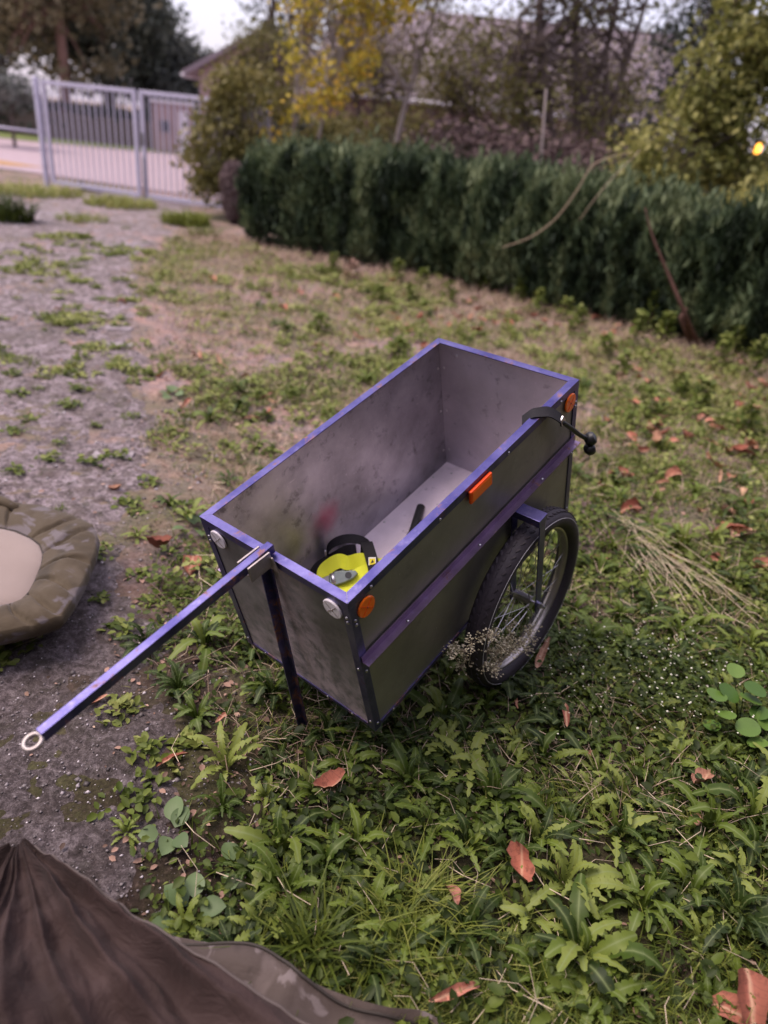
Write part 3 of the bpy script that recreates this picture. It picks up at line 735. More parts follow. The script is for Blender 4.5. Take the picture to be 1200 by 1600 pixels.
# ------------------------------------------------------------------ across the road
kb = thing('brick_kiosk', 'small pinkish kiosk with a dark window across the road', 'kiosk', (-9.95, 31.6, 0), R(8))
MB().box((-.72, -.5, 0), (.72, .5, 1.72)).build('wall', M['wall_pink'], kb)
MB().box((-.80, -.58, 1.722), (.80, .58, 1.82)).build('roof', M['white_frame'], kb, bevel=.02)
wn = MB().box((-.47, -.53, .72), (-.05, -.502, 1.14)).build('window', M['galv_dark'], kb)
MB().box((-.43, -.536, .76), (-.09, -.531, 1.10)).build('pane', M['pane'], wn)
MB().box((.25, -.525, .05), (.65, -.502, 1.5)).build('door', M['white_frame'], kb)
hh2 = thing('far_hedge', 'clipped dark hedge along the far side of the road', 'hedge', (-16, 31.8, 0))
n = 14000; sx = -26 + 33 * rng.random(n); C = np.stack([sx, .28 * (sx + 2) * .4 + rng.normal(size=n) * .35 + 1.0, 1.32 * rng.random(n) ** .8 + .1 * vnoise(sx, sx * 0, 3)], 1)
V, Fq, t = leaf_cloud(C, .22 + .2 * rng.random(n), np.clip(.2 + .6 * rng.random(n), 0, 1)); link('foliage', fast_mesh('foliage', V, Fq, M['conifer_leaf'], False, t), hh2)
MB().box((-26, .6, .0), (7.0, .9, 1.0)).build('inner_twigs', M['bark'], hh2)
def far_tree(label, x, y, h, r_, mat, seed, trunk_h=2.2, tr_=.28, dens=1.0, bark=None, lean=0.0):
    tree('roadside_tree', label, 'tree', (x, y, 0), [[(0, 0, 0), (.1 + lean * .3, 0, trunk_h), (lean * .6, 0, h * .55), (lean, 0, h * .85)]],
         [(lean * .5, 0, h * .52, r_, r_, h * .32), (lean + r_ * .45, .3, h * .65, r_ * .7, r_ * .7, h * .25), (lean - r_ * .5, -.2, h * .6, r_ * .65, r_ * .7, h * .24), (lean, 0, h * .82, r_ * .6, r_ * .6, h * .18)],
         int(210 * dens), 34, .42, .30, mat, bark or M['bark'], seed, 40, tr_, group='trees across the road', limb_r=.07)
far_tree('tall brownish-olive roadside tree with bare trunk seen behind the gate', -14.9, 33.0, 9.5, 3.0, M['far_olive'], 61, 3.4, .24, .7, plain('reddish_bark', (.20, .115, .095), .9, 0, .3, 6, .4, .2))
far_tree('dark broad tree behind the middle of the gate', -15.2, 38.5, 9.0, 2.7, M['far_dark'], 62, 1.6)
far_tree('grey-green tree at the right of the road group beside the sky gap', -12.9, 41.5, 4.9, 1.8, M['far_grey'], 63, 1.2)
far_tree('grey-green tree at the far left behind the rail fence', -19.5, 37.0, 9.0, 3.4, M['far_grey'], 64, 1.8)
far_tree('dark tree between the two tall roadside trees', -16.8, 42.0, 8.5, 3.2, M['far_dark'], 65, 1.5)
far_tree('second dark tree at the far left edge', -24.0, 40.0, 9.5, 3.6, M['far_dark'], 66, 1.5)
far_tree('low far tree showing over the right gate leaf', -10.2, 46.0, 4.6, 1.7, M['far_grey'], 67, 1.0, .2)
tree('pale_bush', 'pale green bush beyond the rail fence at the left edge', 'shrub', (-12.8, 24.5, 0), [[(0, 0, 0), (0, 0, .8), (.1, 0, 1.6)]], [(0, 0, 1.6, .9, .7, .45), (-.8, 0, 1.8, .7, .6, .4)], 60, 30, .2, .16, M['far_grey'], M['bark'], 68, 14, .06, (.5, 1.0), limb_r=.02)
# overhanging crown above the middle of the frame, behind the yellow tree
tree('roadside_tree', 'dark tree crown rising right of the sky gap above the gable', 'tree', (-4.2, 21.5, 0), [[(0, 0, 0), (0, 0, 2.5), (.1, 0, 5.5)]], [(.5, 0, 4.3, 1.0, 1.0, 1.1), (.8, 0, 5.6, 1.4, 1.2, 1.2), (.1, 0, 5.2, .9, .9, .8)], 110, 30, .22, .16, M['far_dark'], M['bark'], 69, 26, .14, limb_r=.04)
# unseen tall hedge, added behind and beside the viewer to block sky light
th = thing('added_shade_hedge', 'unseen tall dark hedge added behind the viewer to shade the yard', 'hedge', (0, -3.4, 0))
pth = smooth_path([(-7, 1.5, 0), (-4.5, -.6, 0), (0, -1.0, 0), (3.6, .6, 0), (5.2, 3.6, 0), (7.4, 6.6, 0)], 12)
n = 22000; PP = np.array([tuple(p) for p in pth]); fi = rng.random(n) * (len(PP) - 1.001); i0 = fi.astype(int); fr_ = (fi - i0)[:, None]
C = PP[i0] * (1 - fr_) + PP[i0 + 1] * fr_; C = C + rng.normal(size=(n, 3)) * .35; C[:, 2] = 5.6 * rng.random(n) ** .8 + .3 * vnoise(fi * 1.5, fi * 0, 5)
V, Fq, t = leaf_cloud(C, .22 + .2 * rng.random(n), rng.random(n)); link('foliage', fast_mesh('foliage', V, Fq, M['thuja'], False, t), th)
b = MB()
for p, q in zip(pth[:-1], pth[1:]): b.beam(p + Vector((0, 0, 1.9)), q + Vector((0, 0, 1.9)), .5, 3.8)
b.build('inner_twigs', M['bark'], th)
# ------------------------------------------------------------------ cargo trailer
LT, WT, HT = 1.0027, .5, .5121
TR = Matrix(((0.56785453, -0.80105053, -0.18936548, 0.04090547), (0.75930834, 0.59859566, -0.2552138, 1.36367753), (0.3177925, 0.00113753, 0.9481596, 0.1801675), (0, 0, 0, 1)))

def blue_paint(name, rust=.52, lo=(.065, .060, .20), hi=(.17, .155, .35)):
    k = NT(name)
    big = k.noise(9, 5, .65); fine = k.noise(70, 6, .7); scr = k.noise(30, 4, .6, sc3=(1, 1, 6))
    c = k.mix(k.ramp(big, [(.35, 0.0), (.7, 1.0)]), lo, hi)
    c = k.mix(k.ramp(scr, [(.60, 0.0), (.74, .30)]), c, (.36, .33, .55))
    rm = k.math('MULTIPLY', k.ramp(k.noise(16, 6, .7, .3), [(rust, 0.0), (rust + .08, 1.0)]), k.ramp(fine, [(.35, .3), (.55, 1.0)]))
    rc = k.ramp(fine, [(.35, (.10, .035, .022)), (.65, (.30, .13, .085))])
    c = k.mix(rm, c, rc)
    k.set(color=c, rough=k.math('ADD', .33, k.math('MULTIPLY', rm, .4)), metal=k.math('SUBTRACT', .88, k.math('MULTIPLY', rm, .8)))
    k.bump(k.math('ADD', fine, k.math('MULTIPLY', rm, .6)), .12, .002)
    return k.m
M['blue'] = blue_paint('chipped_blue_paint', .57)
M['blue_rusty'] = blue_paint('rusting_blue_paint', .52)
M['mauve'] = blue_paint('faded_mauve_paint', .58, (.17, .12, .19), (.27, .20, .30))

def panel_mat(name, base, metal, dirt, dirtcol, seedoff=0.0, rough=.42, red_glow=None):
    k = NT(name)
    mp = k.n('ShaderNodeMapping'); mp.inputs['Location'].default_value = (seedoff, seedoff * 2, 0)
    k.l(k.tc.outputs['Object'], mp.inputs[0]); v = mp.outputs[0]
    cl = k.noise(4.0, 5, .6, .1, vec=v); sm = k.noise(17, 7, .7, .1, vec=v); fine = k.noise(150, 4, .7, vec=v)
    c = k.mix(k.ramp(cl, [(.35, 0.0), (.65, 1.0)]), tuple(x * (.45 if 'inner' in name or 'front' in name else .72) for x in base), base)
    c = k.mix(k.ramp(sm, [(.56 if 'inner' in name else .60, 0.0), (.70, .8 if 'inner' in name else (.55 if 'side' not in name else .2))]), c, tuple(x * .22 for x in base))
    for q_, sc_ in enumerate(((3, 60, 30), (40, 5, 60), (50, 60, 3))):
        c = k.mix(k.ramp(k.noise(3.5 + q_, 5, .75, .2, vec=v, sc3=sc_), [(.66, 0.0), (.70, .35)]), c, tuple(min(1, x * 1.9) for x in base))
    c = k.mix(k.ramp(k.noise(90, 5, .8, .5, vec=v), [(.64, 0.0), (.70, .6)]), c, tuple(min(1, x * 1.7) for x in base))
    dm = k.ramp(k.noise(4.2, 6, .65, .1, vec=v), [(dirt, 0.0), (dirt + .16, .85)])
    if name == 'front_panel_metal':
        ps = k.pos()
        low = k.ramp(ps[2], [(0.0, .9), (.20, .35), (.42, .05), (.6, 0.0)])
        near = k.ramp(k.math('ABSOLUTE', k.math('SUBTRACT', ps[1], .235)), [(0.0, .95), (.07, .45), (.13, 0.0)])
        dm = k.math('MULTIPLY', k.math('ADD', low, near, True), k.ramp(k.noise(22, 6, .7, .4), [(.36, .15), (.58, 1.0)]))
    c = k.mix(dm, c, dirtcol)
    if red_glow:  # reddish reflected glow painted into the panel colour
        (sx, sy, sz), sr, scol = red_glow
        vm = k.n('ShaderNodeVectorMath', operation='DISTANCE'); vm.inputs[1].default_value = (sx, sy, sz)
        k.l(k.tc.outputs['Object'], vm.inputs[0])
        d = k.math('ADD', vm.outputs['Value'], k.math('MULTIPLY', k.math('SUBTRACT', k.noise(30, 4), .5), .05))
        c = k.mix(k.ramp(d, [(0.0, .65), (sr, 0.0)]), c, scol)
    mt = k.math('MULTIPLY', k.math('SUBTRACT', 1.0, dm), metal)
    k.set(color=c, rough=k.math('ADD', rough, k.math('MULTIPLY', k.math('ADD', sm, dm), .22)), metal=mt)
    k.bump(k.math('ADD', k.math('MULTIPLY', cl, .6), k.math('MULTIPLY', fine, .05)), .10, .01)
    return k.m
M['side_metal'] = panel_mat('side_panel_metal', (.38, .36, .335), .92, .66, (.20, .165, .14), 3.1)
M['front_metal'] = panel_mat('front_panel_metal', (.33, .33, .335), .85, .55, (.52, .42, .43), 7.7)
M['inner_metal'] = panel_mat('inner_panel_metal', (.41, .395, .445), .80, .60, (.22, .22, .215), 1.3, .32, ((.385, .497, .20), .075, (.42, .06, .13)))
M['back_metal'] = panel_mat('back_panel_metal', (.55, .51, .58), .75, .66, (.34, .30, .31), 5.2)
M['floor_metal'] = panel_mat('floor_sheet_metal', (.90, .77, .86), .10, .64, (.30, .24, .22), 9.4, .5)
M['steel'] = plain('bright_steel', (.62, .60, .62), .32, 1.0, .15, 40)
M['zinc'] = plain('dull_zinc', (.42, .37, .36), .5, .8, .3, 60, .3)
M['rubber'] = plain('tyre_rubber', (.042, .034, .043), .6, 0, .3, 90, .25, .4)
M['pinstripe'] = plain('reflective_line', (.62, .60, .64), .35, 0, .1, 60)
M['alloy'] = plain('rim_alloy', (.50, .46, .43), .38, .85, .2, 40)
M['white_lens'] = plain('white_reflector_lens', (.90, .84, .90), .18, 0, .06, 200)
M['orange_lens'] = plain('orange_reflector_lens', (.95, .17, .012), .2, 0, .08, 120)
M['red_orange_lens'] = plain('red_orange_reflector_lens', (.92, .09, .008), .22, 0, .08, 120)

tr = thing('cargo_trailer', 'open aluminium box bicycle trailer with chipped blue frame and tow bar', 'trailer')
tr.matrix_world = TR
ft = .0028                      # flange thickness
e = .0004                       # paint-line gap at the mitred corners
rw = .023
def rail(name, p0, p1, d1):
    return MB().angle(p0, p1, d1, (0, 0, -1), rw, .024, ft, 1, 1).build(name, M['blue'], tr)
o = rail('top_rail', (0, e, HT), (0, WT - e, HT), (1, 0, 0)); o['label'] = 'front top rail with rust at the tow bar'
rail('top_rail', (LT, WT - e, HT), (LT, e, HT), (-1, 0, 0))
rail('top_rail', (LT - e, 0, HT), (e, 0, HT), (0, 1, 0))
rail('top_rail', (e, WT, HT), (LT - e, WT, HT), (0, -1, 0))
for x, y in ((0, 0), (LT, 0), (LT, WT), (0, WT)):
    sx = 1 if x == 0 else -1; sy = 1 if y == 0 else -1
    MB().angle((x, y, -.002), (x, y, HT - .0245), (sx, 0, 0), (0, sy, 0), .023, .023, ft).build('corner_post', M['blue'], tr)
bw = .0262
for p0, p1, d1 in (((0, bw, 0), (0, WT - bw, 0), (1, 0, 0)), ((LT, bw, 0), (LT, WT - bw, 0), (-1, 0, 0)), ((bw, 0, 0), (LT - bw, 0, 0), (0, 1, 0)), ((bw, WT, 0), (LT - bw, WT, 0), (0, -1, 0))):
    MB().angle(p0, p1, d1, (0, 0, 1), .02, .014, ft).build('bottom_rail', M['blue_rusty'], tr)
g0, g1 = .0032, .0052
MB().box((g0, .0034, .005), (g1, WT - .0034, HT - .0034)).build('front_panel', M['front_metal'], tr)
MB().box((LT - g1, .0034, .005), (LT - g0, WT - .0034, HT - .0034)).build('back_panel', M['back_metal'], tr)
MB().box((g1 + .0006, g0, .005), (LT - g1 - .0006, g1, HT - .0034)).build('side_panel', M['side_metal'], tr)
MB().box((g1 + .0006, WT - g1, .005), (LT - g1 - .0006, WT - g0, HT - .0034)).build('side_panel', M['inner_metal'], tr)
MB().box((g1 + .001, g1 + .001, .0034), (LT - g1 - .001, WT - g1 - .001, .0064)).build('floor_panel', M['floor_metal'], tr)
# mid-height angle rails: one flange against the panel, the other standing out
for y, s in ((0, -1), (WT, 1)):
    MB().angle((.004, y + s * .0006, .296), (LT - .002, y + s * .0006, .296), (0, s, 0), (0, 0, 1), .022, .022, ft).build('side_rail', M['mauve'], tr)
# rivets
riv = MB().lathe([(.0046, 0), (.0042, .0012), (.0028, .0024), (.0008, .003)], (0, 0, 0), (0, 0, 1), 8).mesh('rivet', M['steel'], True)
def rivet(p, nrm):
    link('rivet', riv, tr, Matrix.Translation(p) @ Vector((0, 0, 1)).rotation_difference(Vector(nrm)).to_matrix().to_4x4())
for hh in (.455, .44, .265, .035):
    rivet((-.0001, .012, hh), (-1, 0, 0)); rivet((-.0001, WT - .012, hh - .006), (-1, 0, 0))
    rivet((.012, -.0001, hh - .012), (0, -1, 0)); rivet((LT - .012, -.0001, hh - .012), (0, -1, 0))
for l in (.075, .33, .63, .90):
    rivet((l, -.0001, HT - .016), (0, -1, 0)); rivet((l, -.0001, .0075), (0, -1, 0))
for l in (.16, .47, .79):
    rivet((l, -.0006 - .013, .2961 + ft), (0, 0, 1))
for wv in (.08, .17, .33, .42):
    rivet((-.0001, wv, .0075), (-1, 0, 0))
for hh in (.07, .24, .41):
    rivet((LT - g1 - .0001, WT - .02, hh), (-1, 0, 0)); rivet((LT - .02, WT - g1 - .0001, hh), (0, -1, 0))
for l in (.30, .345, .62, .9):
    rivet((l, WT - g1 - .012, .0065), (0, 0, 1))
rivet((LT - .05, WT - .06, .0065), (0, 0, 1)); rivet((LT - g1 - .0001, WT - .075, .47), (-1, 0, 0))

# front leg
MB().angle((.0002, .262, .478), (-.045, .262, -.165), (0, -1, 0), (-1, 0, 0), .020, .024, .004).build('support_leg', M['blue_rusty'], tr, bevel=.0006)
# tow bar, weld plates and hitch eye
bar = MB().beam((-.578, .248, .538), (.018, .248, .531), .021, .024).build('tow_bar', M['blue'], tr, bevel=.0018)
pl = MB()
pl.beam((-.070, .2652, .522), (-.004, .2652, .519), .005, .044)
pl.beam((-.070, .2308, .522), (-.004, .2308, .519), .005, .044)
pl.beam((-.072, .248, .5195), (-.004, .248, .5145), .029, .006)
pl.add([(-.003, .222, .527), (-.003, .275, .527), (-.003, .285, .485), (-.003, .212, .485), (-.0075, .222, .527), (-.0075, .275, .527), (-.0075, .285, .485), (-.0075, .212, .485)],
       [(0, 1, 2, 3), (7, 6, 5, 4), (0, 4, 5, 1), (1, 5, 6, 2), (2, 6, 7, 3), (3, 7, 4, 0)])
pl.build('weld_bracket', M['zinc'], bar, bevel=.0015)
ring = [(-.594 + .0165 * math.cos(t), .248 + .0165 * math.sin(t), .538) for t in np.linspace(0, 2 * math.pi, 25)[:-1]]
MB().tube(ring, .0048, 8, closed=True).build('hitch_eye', M['zinc'], bar, True)
# reflectors
def round_reflector(p, nrm, mat, r=.0275):
    z = Vector(nrm); up = Vector((0, 0, 1)); xx = up.cross(z); m4 = Matrix((xx, up, z)).transposed().to_4x4(); m4.translation = Vector(p)
    b = MB().lathe([(r, 0), (r, .003), (r * .94, .0046), (r * .2, .0050), (.001, .0050)], (0, 0, 0), (0, 0, 1), 28).build('reflector', mat, tr, 'angle', mat4=m4)
    cr = MB()
    for a in (R(45), R(135)):
        d = Vector((math.cos(a), math.sin(a), 0)) * r * .86
        cr.beam(Vector((0, 0, .0052)) - d, Vector((0, 0, .0052)) + d, .0016, .0012)
    cr.build('cross_line', M['zinc'] if mat is M['white_lens'] else M['red_orange_lens'], b)
    MB().lathe([(.0022, 0), (.0022, .0008), (.001, .0012)], (0, 0, .0050), (0, 0, 1), 10).build('reflector_screw', M['steel'] if mat is M['white_lens'] else M['black_plastic'], b, True)
round_reflector((.0002, .444, .462), (-1, 0, 0), M['white_lens'])
round_reflector((-.0002, .052, .462), (-1, 0, 0), M['white_lens'])
round_reflector((.049, -.0002, .455), (0, -1, 0), M['orange_lens'], .0275)
round_reflector((.953, -.0002, .462), (0, -1, 0), M['orange_lens'], .029)
rf = MB().box((.445, -.010, .458), (.541, -.0003, .499)).build('side_marker', M['red_orange_lens'], tr, bevel=.004)
MB().box((.452, -.0108, .464), (.534, -.0101, .493)).build('lens_face', M['orange_lens'], rf)

# wheels
WC, WH, WR = .655, -.073, .300
tread = MB()
def wheel(side):
    s = -1 if side == 0 else 1
    y0 = -.047 if side == 0 else WT + .047
    wh = empty('wheel'); wh.parent = tr; wh.location = (WC, y0, WH)
    ty = MB()
    n = 96; prof = []
    for q in range(14):
        t = 2 * math.pi * q / 14
        prof.append((.271 + .0295 * math.cos(t), .0355 * math.sin(t)))
    ty.lathe(prof, (0, 0, 0), (0, 1, 0), n, closed=True)
    ty_o = ty.build('tyre', M['rubber'], wh, True)
    tk = MB()
    for q in range(72):
        t = 2 * math.pi * q / 72
        for lane, (yy, rr) in enumerate(((-.018, .2965), (0, .3002), (.018, .2965))):
            tt = t + lane % 2 * math.pi / 72
            m = Matrix.Rotation(-tt, 4, 'Y') @ Matrix.Translation((rr, yy, 0)) @ Matrix.Rotation(.5 * (lane - 1), 4, 'X')
            bx = MB().box((-.001, -.0035, -.0085), (.0016, .0035, .0085))
            tk.add([m @ Vector(p) for p in bx.v], bx.f)
    t_o = tk.build('tread', M['rubber'], ty_o); t_o['kind'] = 'stuff'
    MB().lathe([(.2805, s * .0342), (.2820, s * .0337), (.2822, s * .0345), (.2807, s * .0350)], (0, 0, 0), (0, 1, 0), 96, closed=True).build('reflective_stripe', M['pinstripe'], ty_o, True)
    MB().lathe([(.232, -.006), (.238, -.014), (.2535, -.0155), (.2535, -.0135), (.243, -.010), (.243, .010), (.2535, .0135), (.2535, .0155), (.238, .014), (.232, .006)], (0, 0, 0), (0, 1, 0), 96, closed=True).build('rim', M['alloy'], wh, 'angle')
    MB().lathe([(.0045, -.052), (.0045, -.030), (.022, -.030), (.022, -.027), (.0155, -.025), (.0155, .025), (.022, .027), (.022, .030), (.0045, .030), (.0045, .052)], (0, 0, 0), (0, 1, 0), 20).build('hub', M['steel'], wh, 'angle')
    MB().lathe([(.0095, .050 * s), (.0095, .062 * s), (.006, .064 * s), (.006, .072 * s)], (0, 0, 0), (0, 1, 0), 6).build('axle_nut', M['steel'], wh, 'angle')
    for q in range(28):
        fl = .028 if q % 2 else -.028
        t = 2 * math.pi * q / 28; tw = .42 * (1 if q % 4 < 2 else -1)
        MB().tube([(.020 * math.cos(t + tw), fl, .020 * math.sin(t + tw)), (.234 * math.cos(t), fl * .1, .234 * math.sin(t))], .0012, 5).build('spoke', M['steel'], wh)
    # fork straps and arm
    inner = y0 - s * .0410; outer = y0 + s * .048
    MB().beam((WC, outer, WH - .02), (WC, outer, .2905), .004, .03, up=(1, 0, 0)).build('fork_strap', M['blue'], tr, bevel=.0005)
    MB().beam((WC, inner, WH - .02), (WC, inner, .2905), .004, .03, up=(1, 0, 0)).build('fork_strap', M['blue'], tr, bevel=.0005)
    ya = 0 if side == 0 else WT
    MB().box((WC - .021, min(ya + s * .002, outer + s * .003), .2712), (WC + .021, max(ya + s * .002, outer + s * .003), .2954)).build('wheel_arm', M['blue'], tr, bevel=.001)
wheel(0); wheel(1)

# ------------------------------------------------------------------ things lying in the box
TQ = TR.to_3x3()
def tp(l, w_, h): return TR @ Vector((l, w_, h))
def web(mb, pts, width, thick=.0022, wdir=(0, 0, 1)):
    """flat webbing along pts; wdir may be one vector or one per point"""
    pts = [Vector(p) for p in pts]; m = len(pts); vs = []; fs = []
    for i, p in enumerate(pts):
        d = (pts[min(i + 1, m - 1)] - pts[max(i - 1, 0)]).normalized()
        wd = Vector(wdir[i] if hasattr(wdir[0], '__len__') else wdir)
        wd = (wd - d * wd.dot(d)).normalized(); n_ = d.cross(wd)
        vs += [p - wd * width / 2 - n_ * thick / 2, p + wd * width / 2 - n_ * thick / 2, p + wd * width / 2 + n_ * thick / 2, p - wd * width / 2 + n_ * thick / 2]
    for i in range(m - 1):
        for q in range(4):
            fs.append((i * 4 + q, i * 4 + (q + 1) % 4, (i + 1) * 4 + (q + 1) % 4, (i + 1) * 4 + q))
    fs += [(3, 2, 1, 0), tuple((m - 1) * 4 + q for q in range(4))]
    return mb.add(vs, fs)
k = NT('yellow_webbing')
wv = k.n('ShaderNodeTexWave'); wv.inputs['Scale'].default_value = 260; k.l(k.tc.outputs['Object'], wv.inputs[0])
k.set(color=k.mix(k.noise(25, 4), (.72, .78, .02), (.92, .95, .06)), rough=.7); k.bump(wv.outputs['Fac'], .25, .001)
M['yellow_web'] = k.m
M['black_web'] = plain('black_webbing', (.014, .013, .016), .8, 0, .3, 200, .3, .25)
M['grey_cast'] = plain('grey_cast_buckle', (.17, .20, .19), .42, .35, .2, 60, .1)
M['label_white'] = plain('label_white', (.75, .75, .72), .5, 0, .05, 50)
M['label_yellow'] = plain('label_yellow', (.80, .66, .02), .5, 0, .05, 50)

st = thing('ratchet_strap', 'coiled bright yellow webbing strap with grey buckle in the trailer box', 'strap')
st.matrix_world = TR
path = smooth_path([(.235, .275, .09), (.205, .34, .075), (.235, .40, .08), (.285, .428, .098), (.325, .405, .118), (.345, .385, .104), (.365, .345, .122), (.385, .30, .108), (.41, .25, .118), (.43, .20, .09), (.47, .12, .09)])
b = MB(); web(b, path, .044, .003, (.75, .75, .85)); b.build('webbing', M['yellow_web'], st, 'angle')
b = MB(); web(b, smooth_path([(.17, .29, .092), (.22, .318, .10), (.285, .305, .10), (.34, .275, .105), (.385, .235, .105)]), .10, .003, (-.75, .9, .15)); b.build('webbing', M['yellow_web'], st, 'angle')
b = MB(); web(b, smooth_path([(.25, .36, .03), (.31, .33, .035), (.37, .26, .035), (.40, .17, .03)]), .055, .003, (.6, .7, .15)); b.build('webbing', M['yellow_web'], st, 'angle')
bk = MB()
hp = [(-.045, -.012), (-.028, -.022), (0, -.020), (.03, -.012), (.046, .0), (.040, .012), (.015, .016), (-.02, .022), (-.042, .012)]
n = len(hp)
bk.add([(x, y, 0) for x, y in hp] + [(x * .94, y * .9, .012) for x, y in hp], [tuple(range(n - 1, -1, -1)), tuple(range(n, 2 * n))] + [(i, (i + 1) % n, n + (i + 1) % n, n + i) for i in range(n)])
m4 = Matrix.Translation((.282, .345, .122)) @ Matrix.Rotation(R(-40), 4, 'Z') @ Matrix.Rotation(R(30), 4, 'X')
bo = bk.build('ratchet_handle', M['grey_cast'], st, bevel=.002, mat4=m4)
MB().lathe([(.010, .0122), (.010, .0132), (.002, .0132)], (.016, 0, 0), (0, 0, 1), 14).build('finger_hole', M['black_plastic'], bo)
MB().tube([(-.03, -.016, .006), (-.03, .016, .006)], .009, 10).build('ratchet_spool', M['steel'], bo, True)
m4 = Matrix.Translation((.262, .37, .100)) @ Matrix.Rotation(R(-25), 4, 'Z')
MB().box((-.045, -.024, 0), (.045, .024, .016)).build('ratchet_frame', M['grey_cast'], st, bevel=.004, mat4=m4)
MB().box((-.03, -.018, .0162), (.03, .018, .021)).build('ratchet_pawl', M['steel'], st, bevel=.002, mat4=m4)

bs = thing('luggage_strap', 'black nylon strap looped upright behind the yellow webbing', 'strap')
bs.matrix_world = TR
cx, cy, cz, rr = .392, .425, .085, .062
lp = []
dv = Vector((.62, -.70, 0)).normalized()
for t in np.linspace(R(-70), R(262), 34):
    lp.append(Vector((cx, cy, cz)) + dv * rr * 1.15 * math.cos(t) + Vector((0, 0, 1)) * rr * math.sin(t))
b = MB(); web(b, lp, .034, .002, Vector((.7, .62, .15))); b.build('webbing_loop', M['black_web'], bs, 'angle')
b = MB(); web(b, smooth_path([(.44, .41, .02), (.43, .385, .10), (.415, .365, .145), (.385, .325, .150), (.35, .28, .138), (.32, .245, .11)]), .036, .0022, (.62, -.75, .05)); b.build('webbing_tail', M['black_web'], bs, 'angle')
m4 = Matrix.Translation((.372, .2465, .1235)) @ Matrix.Rotation(R(-52), 4, 'Z') @ Matrix.Rotation(R(0), 4, 'X')
_n = Vector((-.45, -.42, .8)).normalized(); _u = Vector((.62, .45, .6)); _u = (_u - _n * _u.dot(_n)).normalized(); _x = _u.cross(_n)
m4 = Matrix((_x, _u, _n)).transposed().to_4x4(); m4.translation = Vector((.362, .296, .1475))
lb = MB().box((-.011, -.013, 0), (.011, .013, .0008)).build('care_label', M['label_white'], bs, mat4=m4)
tri = MB().add([(-.0085, -.009, .001), (.0085, -.009, .001), (.0085, .009, .001), (-.0085, .009, .001)], [(0, 1, 2, 3)]).build('warning_square', M['label_yellow'], lb)
tri = MB().add([(-.005, -.006, .0013), (.0055, -.002, .0013), (.001, .0065, .0013), (-.002, .0, .0013)], [(0, 1, 2, 3)]).build('warning_mark', M['black_plastic'], lb)
b = MB(); web(b, smooth_path([(.28, .47, .02), (.32, .478, .06), (.36, .46, .075), (.42, .465, .05), (.46, .47, .015)]), .034, .002, (0.2, .5, 1)); b.build('webbing_fold', M['black_web'], bs, 'angle')
MB().tube([tuple(Vector((.336, .474, .075))), tuple(Vector((.336, .470, .118)))], .004, 8).build('wire_buckle', M['steel'], bs, True)

b = MB(); web(b, smooth_path([(.20, .42, .05), (.25, .455, .075), (.30, .46, .09), (.35, .45, .07), (.37, .42, .06)]), .036, .002, (.5, .4, .8)); b.build('webbing_fold', M['black_web'], bs, 'angle')
lk = thing('bike_pump', 'black tubular bicycle pump lying on the trailer floor', 'pump')
lk.matrix_world = TR
MB().tube([(.50, .30, .028), (.61, .352, .024), (.685, .388, .022), (.735, .412, .022)], [.014, .0150, .0150, .0150], 14).build('barrel', M['black_plastic'], lk, 'angle')
MB().lathe([(.017, 0), (.017, .010), (.0155, .012)], (.60, .347, .0245), (.82, .39, -.015), 16).build('collar', M['rubber'], lk, 'angle')
MB().lathe([(.004, -.02), (.014, -.016), (.0185, 0), (.014, .016), (.004, .02)], (.690, .345, .022), (.3, -.5, .6), 14).build('knob', M['black_plastic'], lk, True)
MB().tube([(.668, .37, .022), (.69, .345, .022)], .008, 8).build('hose', M['rubber'], lk, True)

cl = thing('clip_lamp', 'black clip-on lamp strapped over the rear of the rim', 'lamp')
cl.matrix_world = TR
b = MB(); web(b, smooth_path([(.775, .048, .492), (.787, .026, .5145), (.803, .008, .5165), (.826, -.008, .508), (.852, -.024, .480), (.858, -.026, .465)]), .038, .003, (.85, .45, .1)); b.build('strap', M['black_web'], cl, 'angle')
MB().beam((.853, -.028, .476), (.866, -.029, .456), .022, .006, up=(0, 1, 0)).build('strap_clasp', M['steel'], cl, bevel=.001)
MB().tube(smooth_path([(.862, -.029, .460), (.90, -.036, .42), (.945, -.044, .370), (.978, -.053, .338)]), .007, 10).build('stalk', M['black_plastic'], cl, True)
MB().lathe([(.004, -.017), (.016, -.015), (.021, -.003), (.021, .005), (.017, .014), (.005, .018)], (.988, -.058, .333), (.5, -.75, .5), 20).build('lamp_head', M['black_plastic'], cl, 'angle')
MB().lathe([(.004, -.016), (.015, -.013), (.018, .0), (.014, .014), (.004, .018)], (.983, -.062, .300), (.3, -.3, -.8), 16).build('battery_pod', M['black_plastic'], cl, True)
# ------------------------------------------------------------------ bedchair at the left
BZ = .15
def camo(name, cols, scale, rough=.75):
    k = NT(name)
    n1 = k.noise(scale, 3, .5, .6); n2 = k.noise(scale * 1.7, 3, .5, .8)
    c = k.ramp(n1, [(.30, cols[0]), (.44, cols[1]), (.56, cols[1]), (.70, cols[2])])
    c = k.mix(k.ramp(n2, [(.56, 0.0), (.62, .8)]), c, cols[3])
    k.set(color=c, rough=rough); k.b.inputs['Specular IOR Level'].default_value = .3
    k.b.inputs['Sheen Weight'].default_value = .1
    k.bump(k.math('ADD', k.noise(14, 5, .6, .8), k.math('MULTIPLY', k.noise(420, 2), .12)), .35, .012)
    return k.m
M['camo_pad'] = camo('camo_quilting', [(.036, .026, .014), (.066, .048, .027), (.092, .070, .045), (.13, .11, .12)], 5.5)
k = NT('fleece'); fz = k.noise(260, 4, .7)
k.set(color=k.mix(k.noise(6, 4), (.23, .18, .16), (.29, .23, .205)), rough=.95); k.b.inputs['Sheen Weight'].default_value = .15; k.bump(fz, .5, .004)
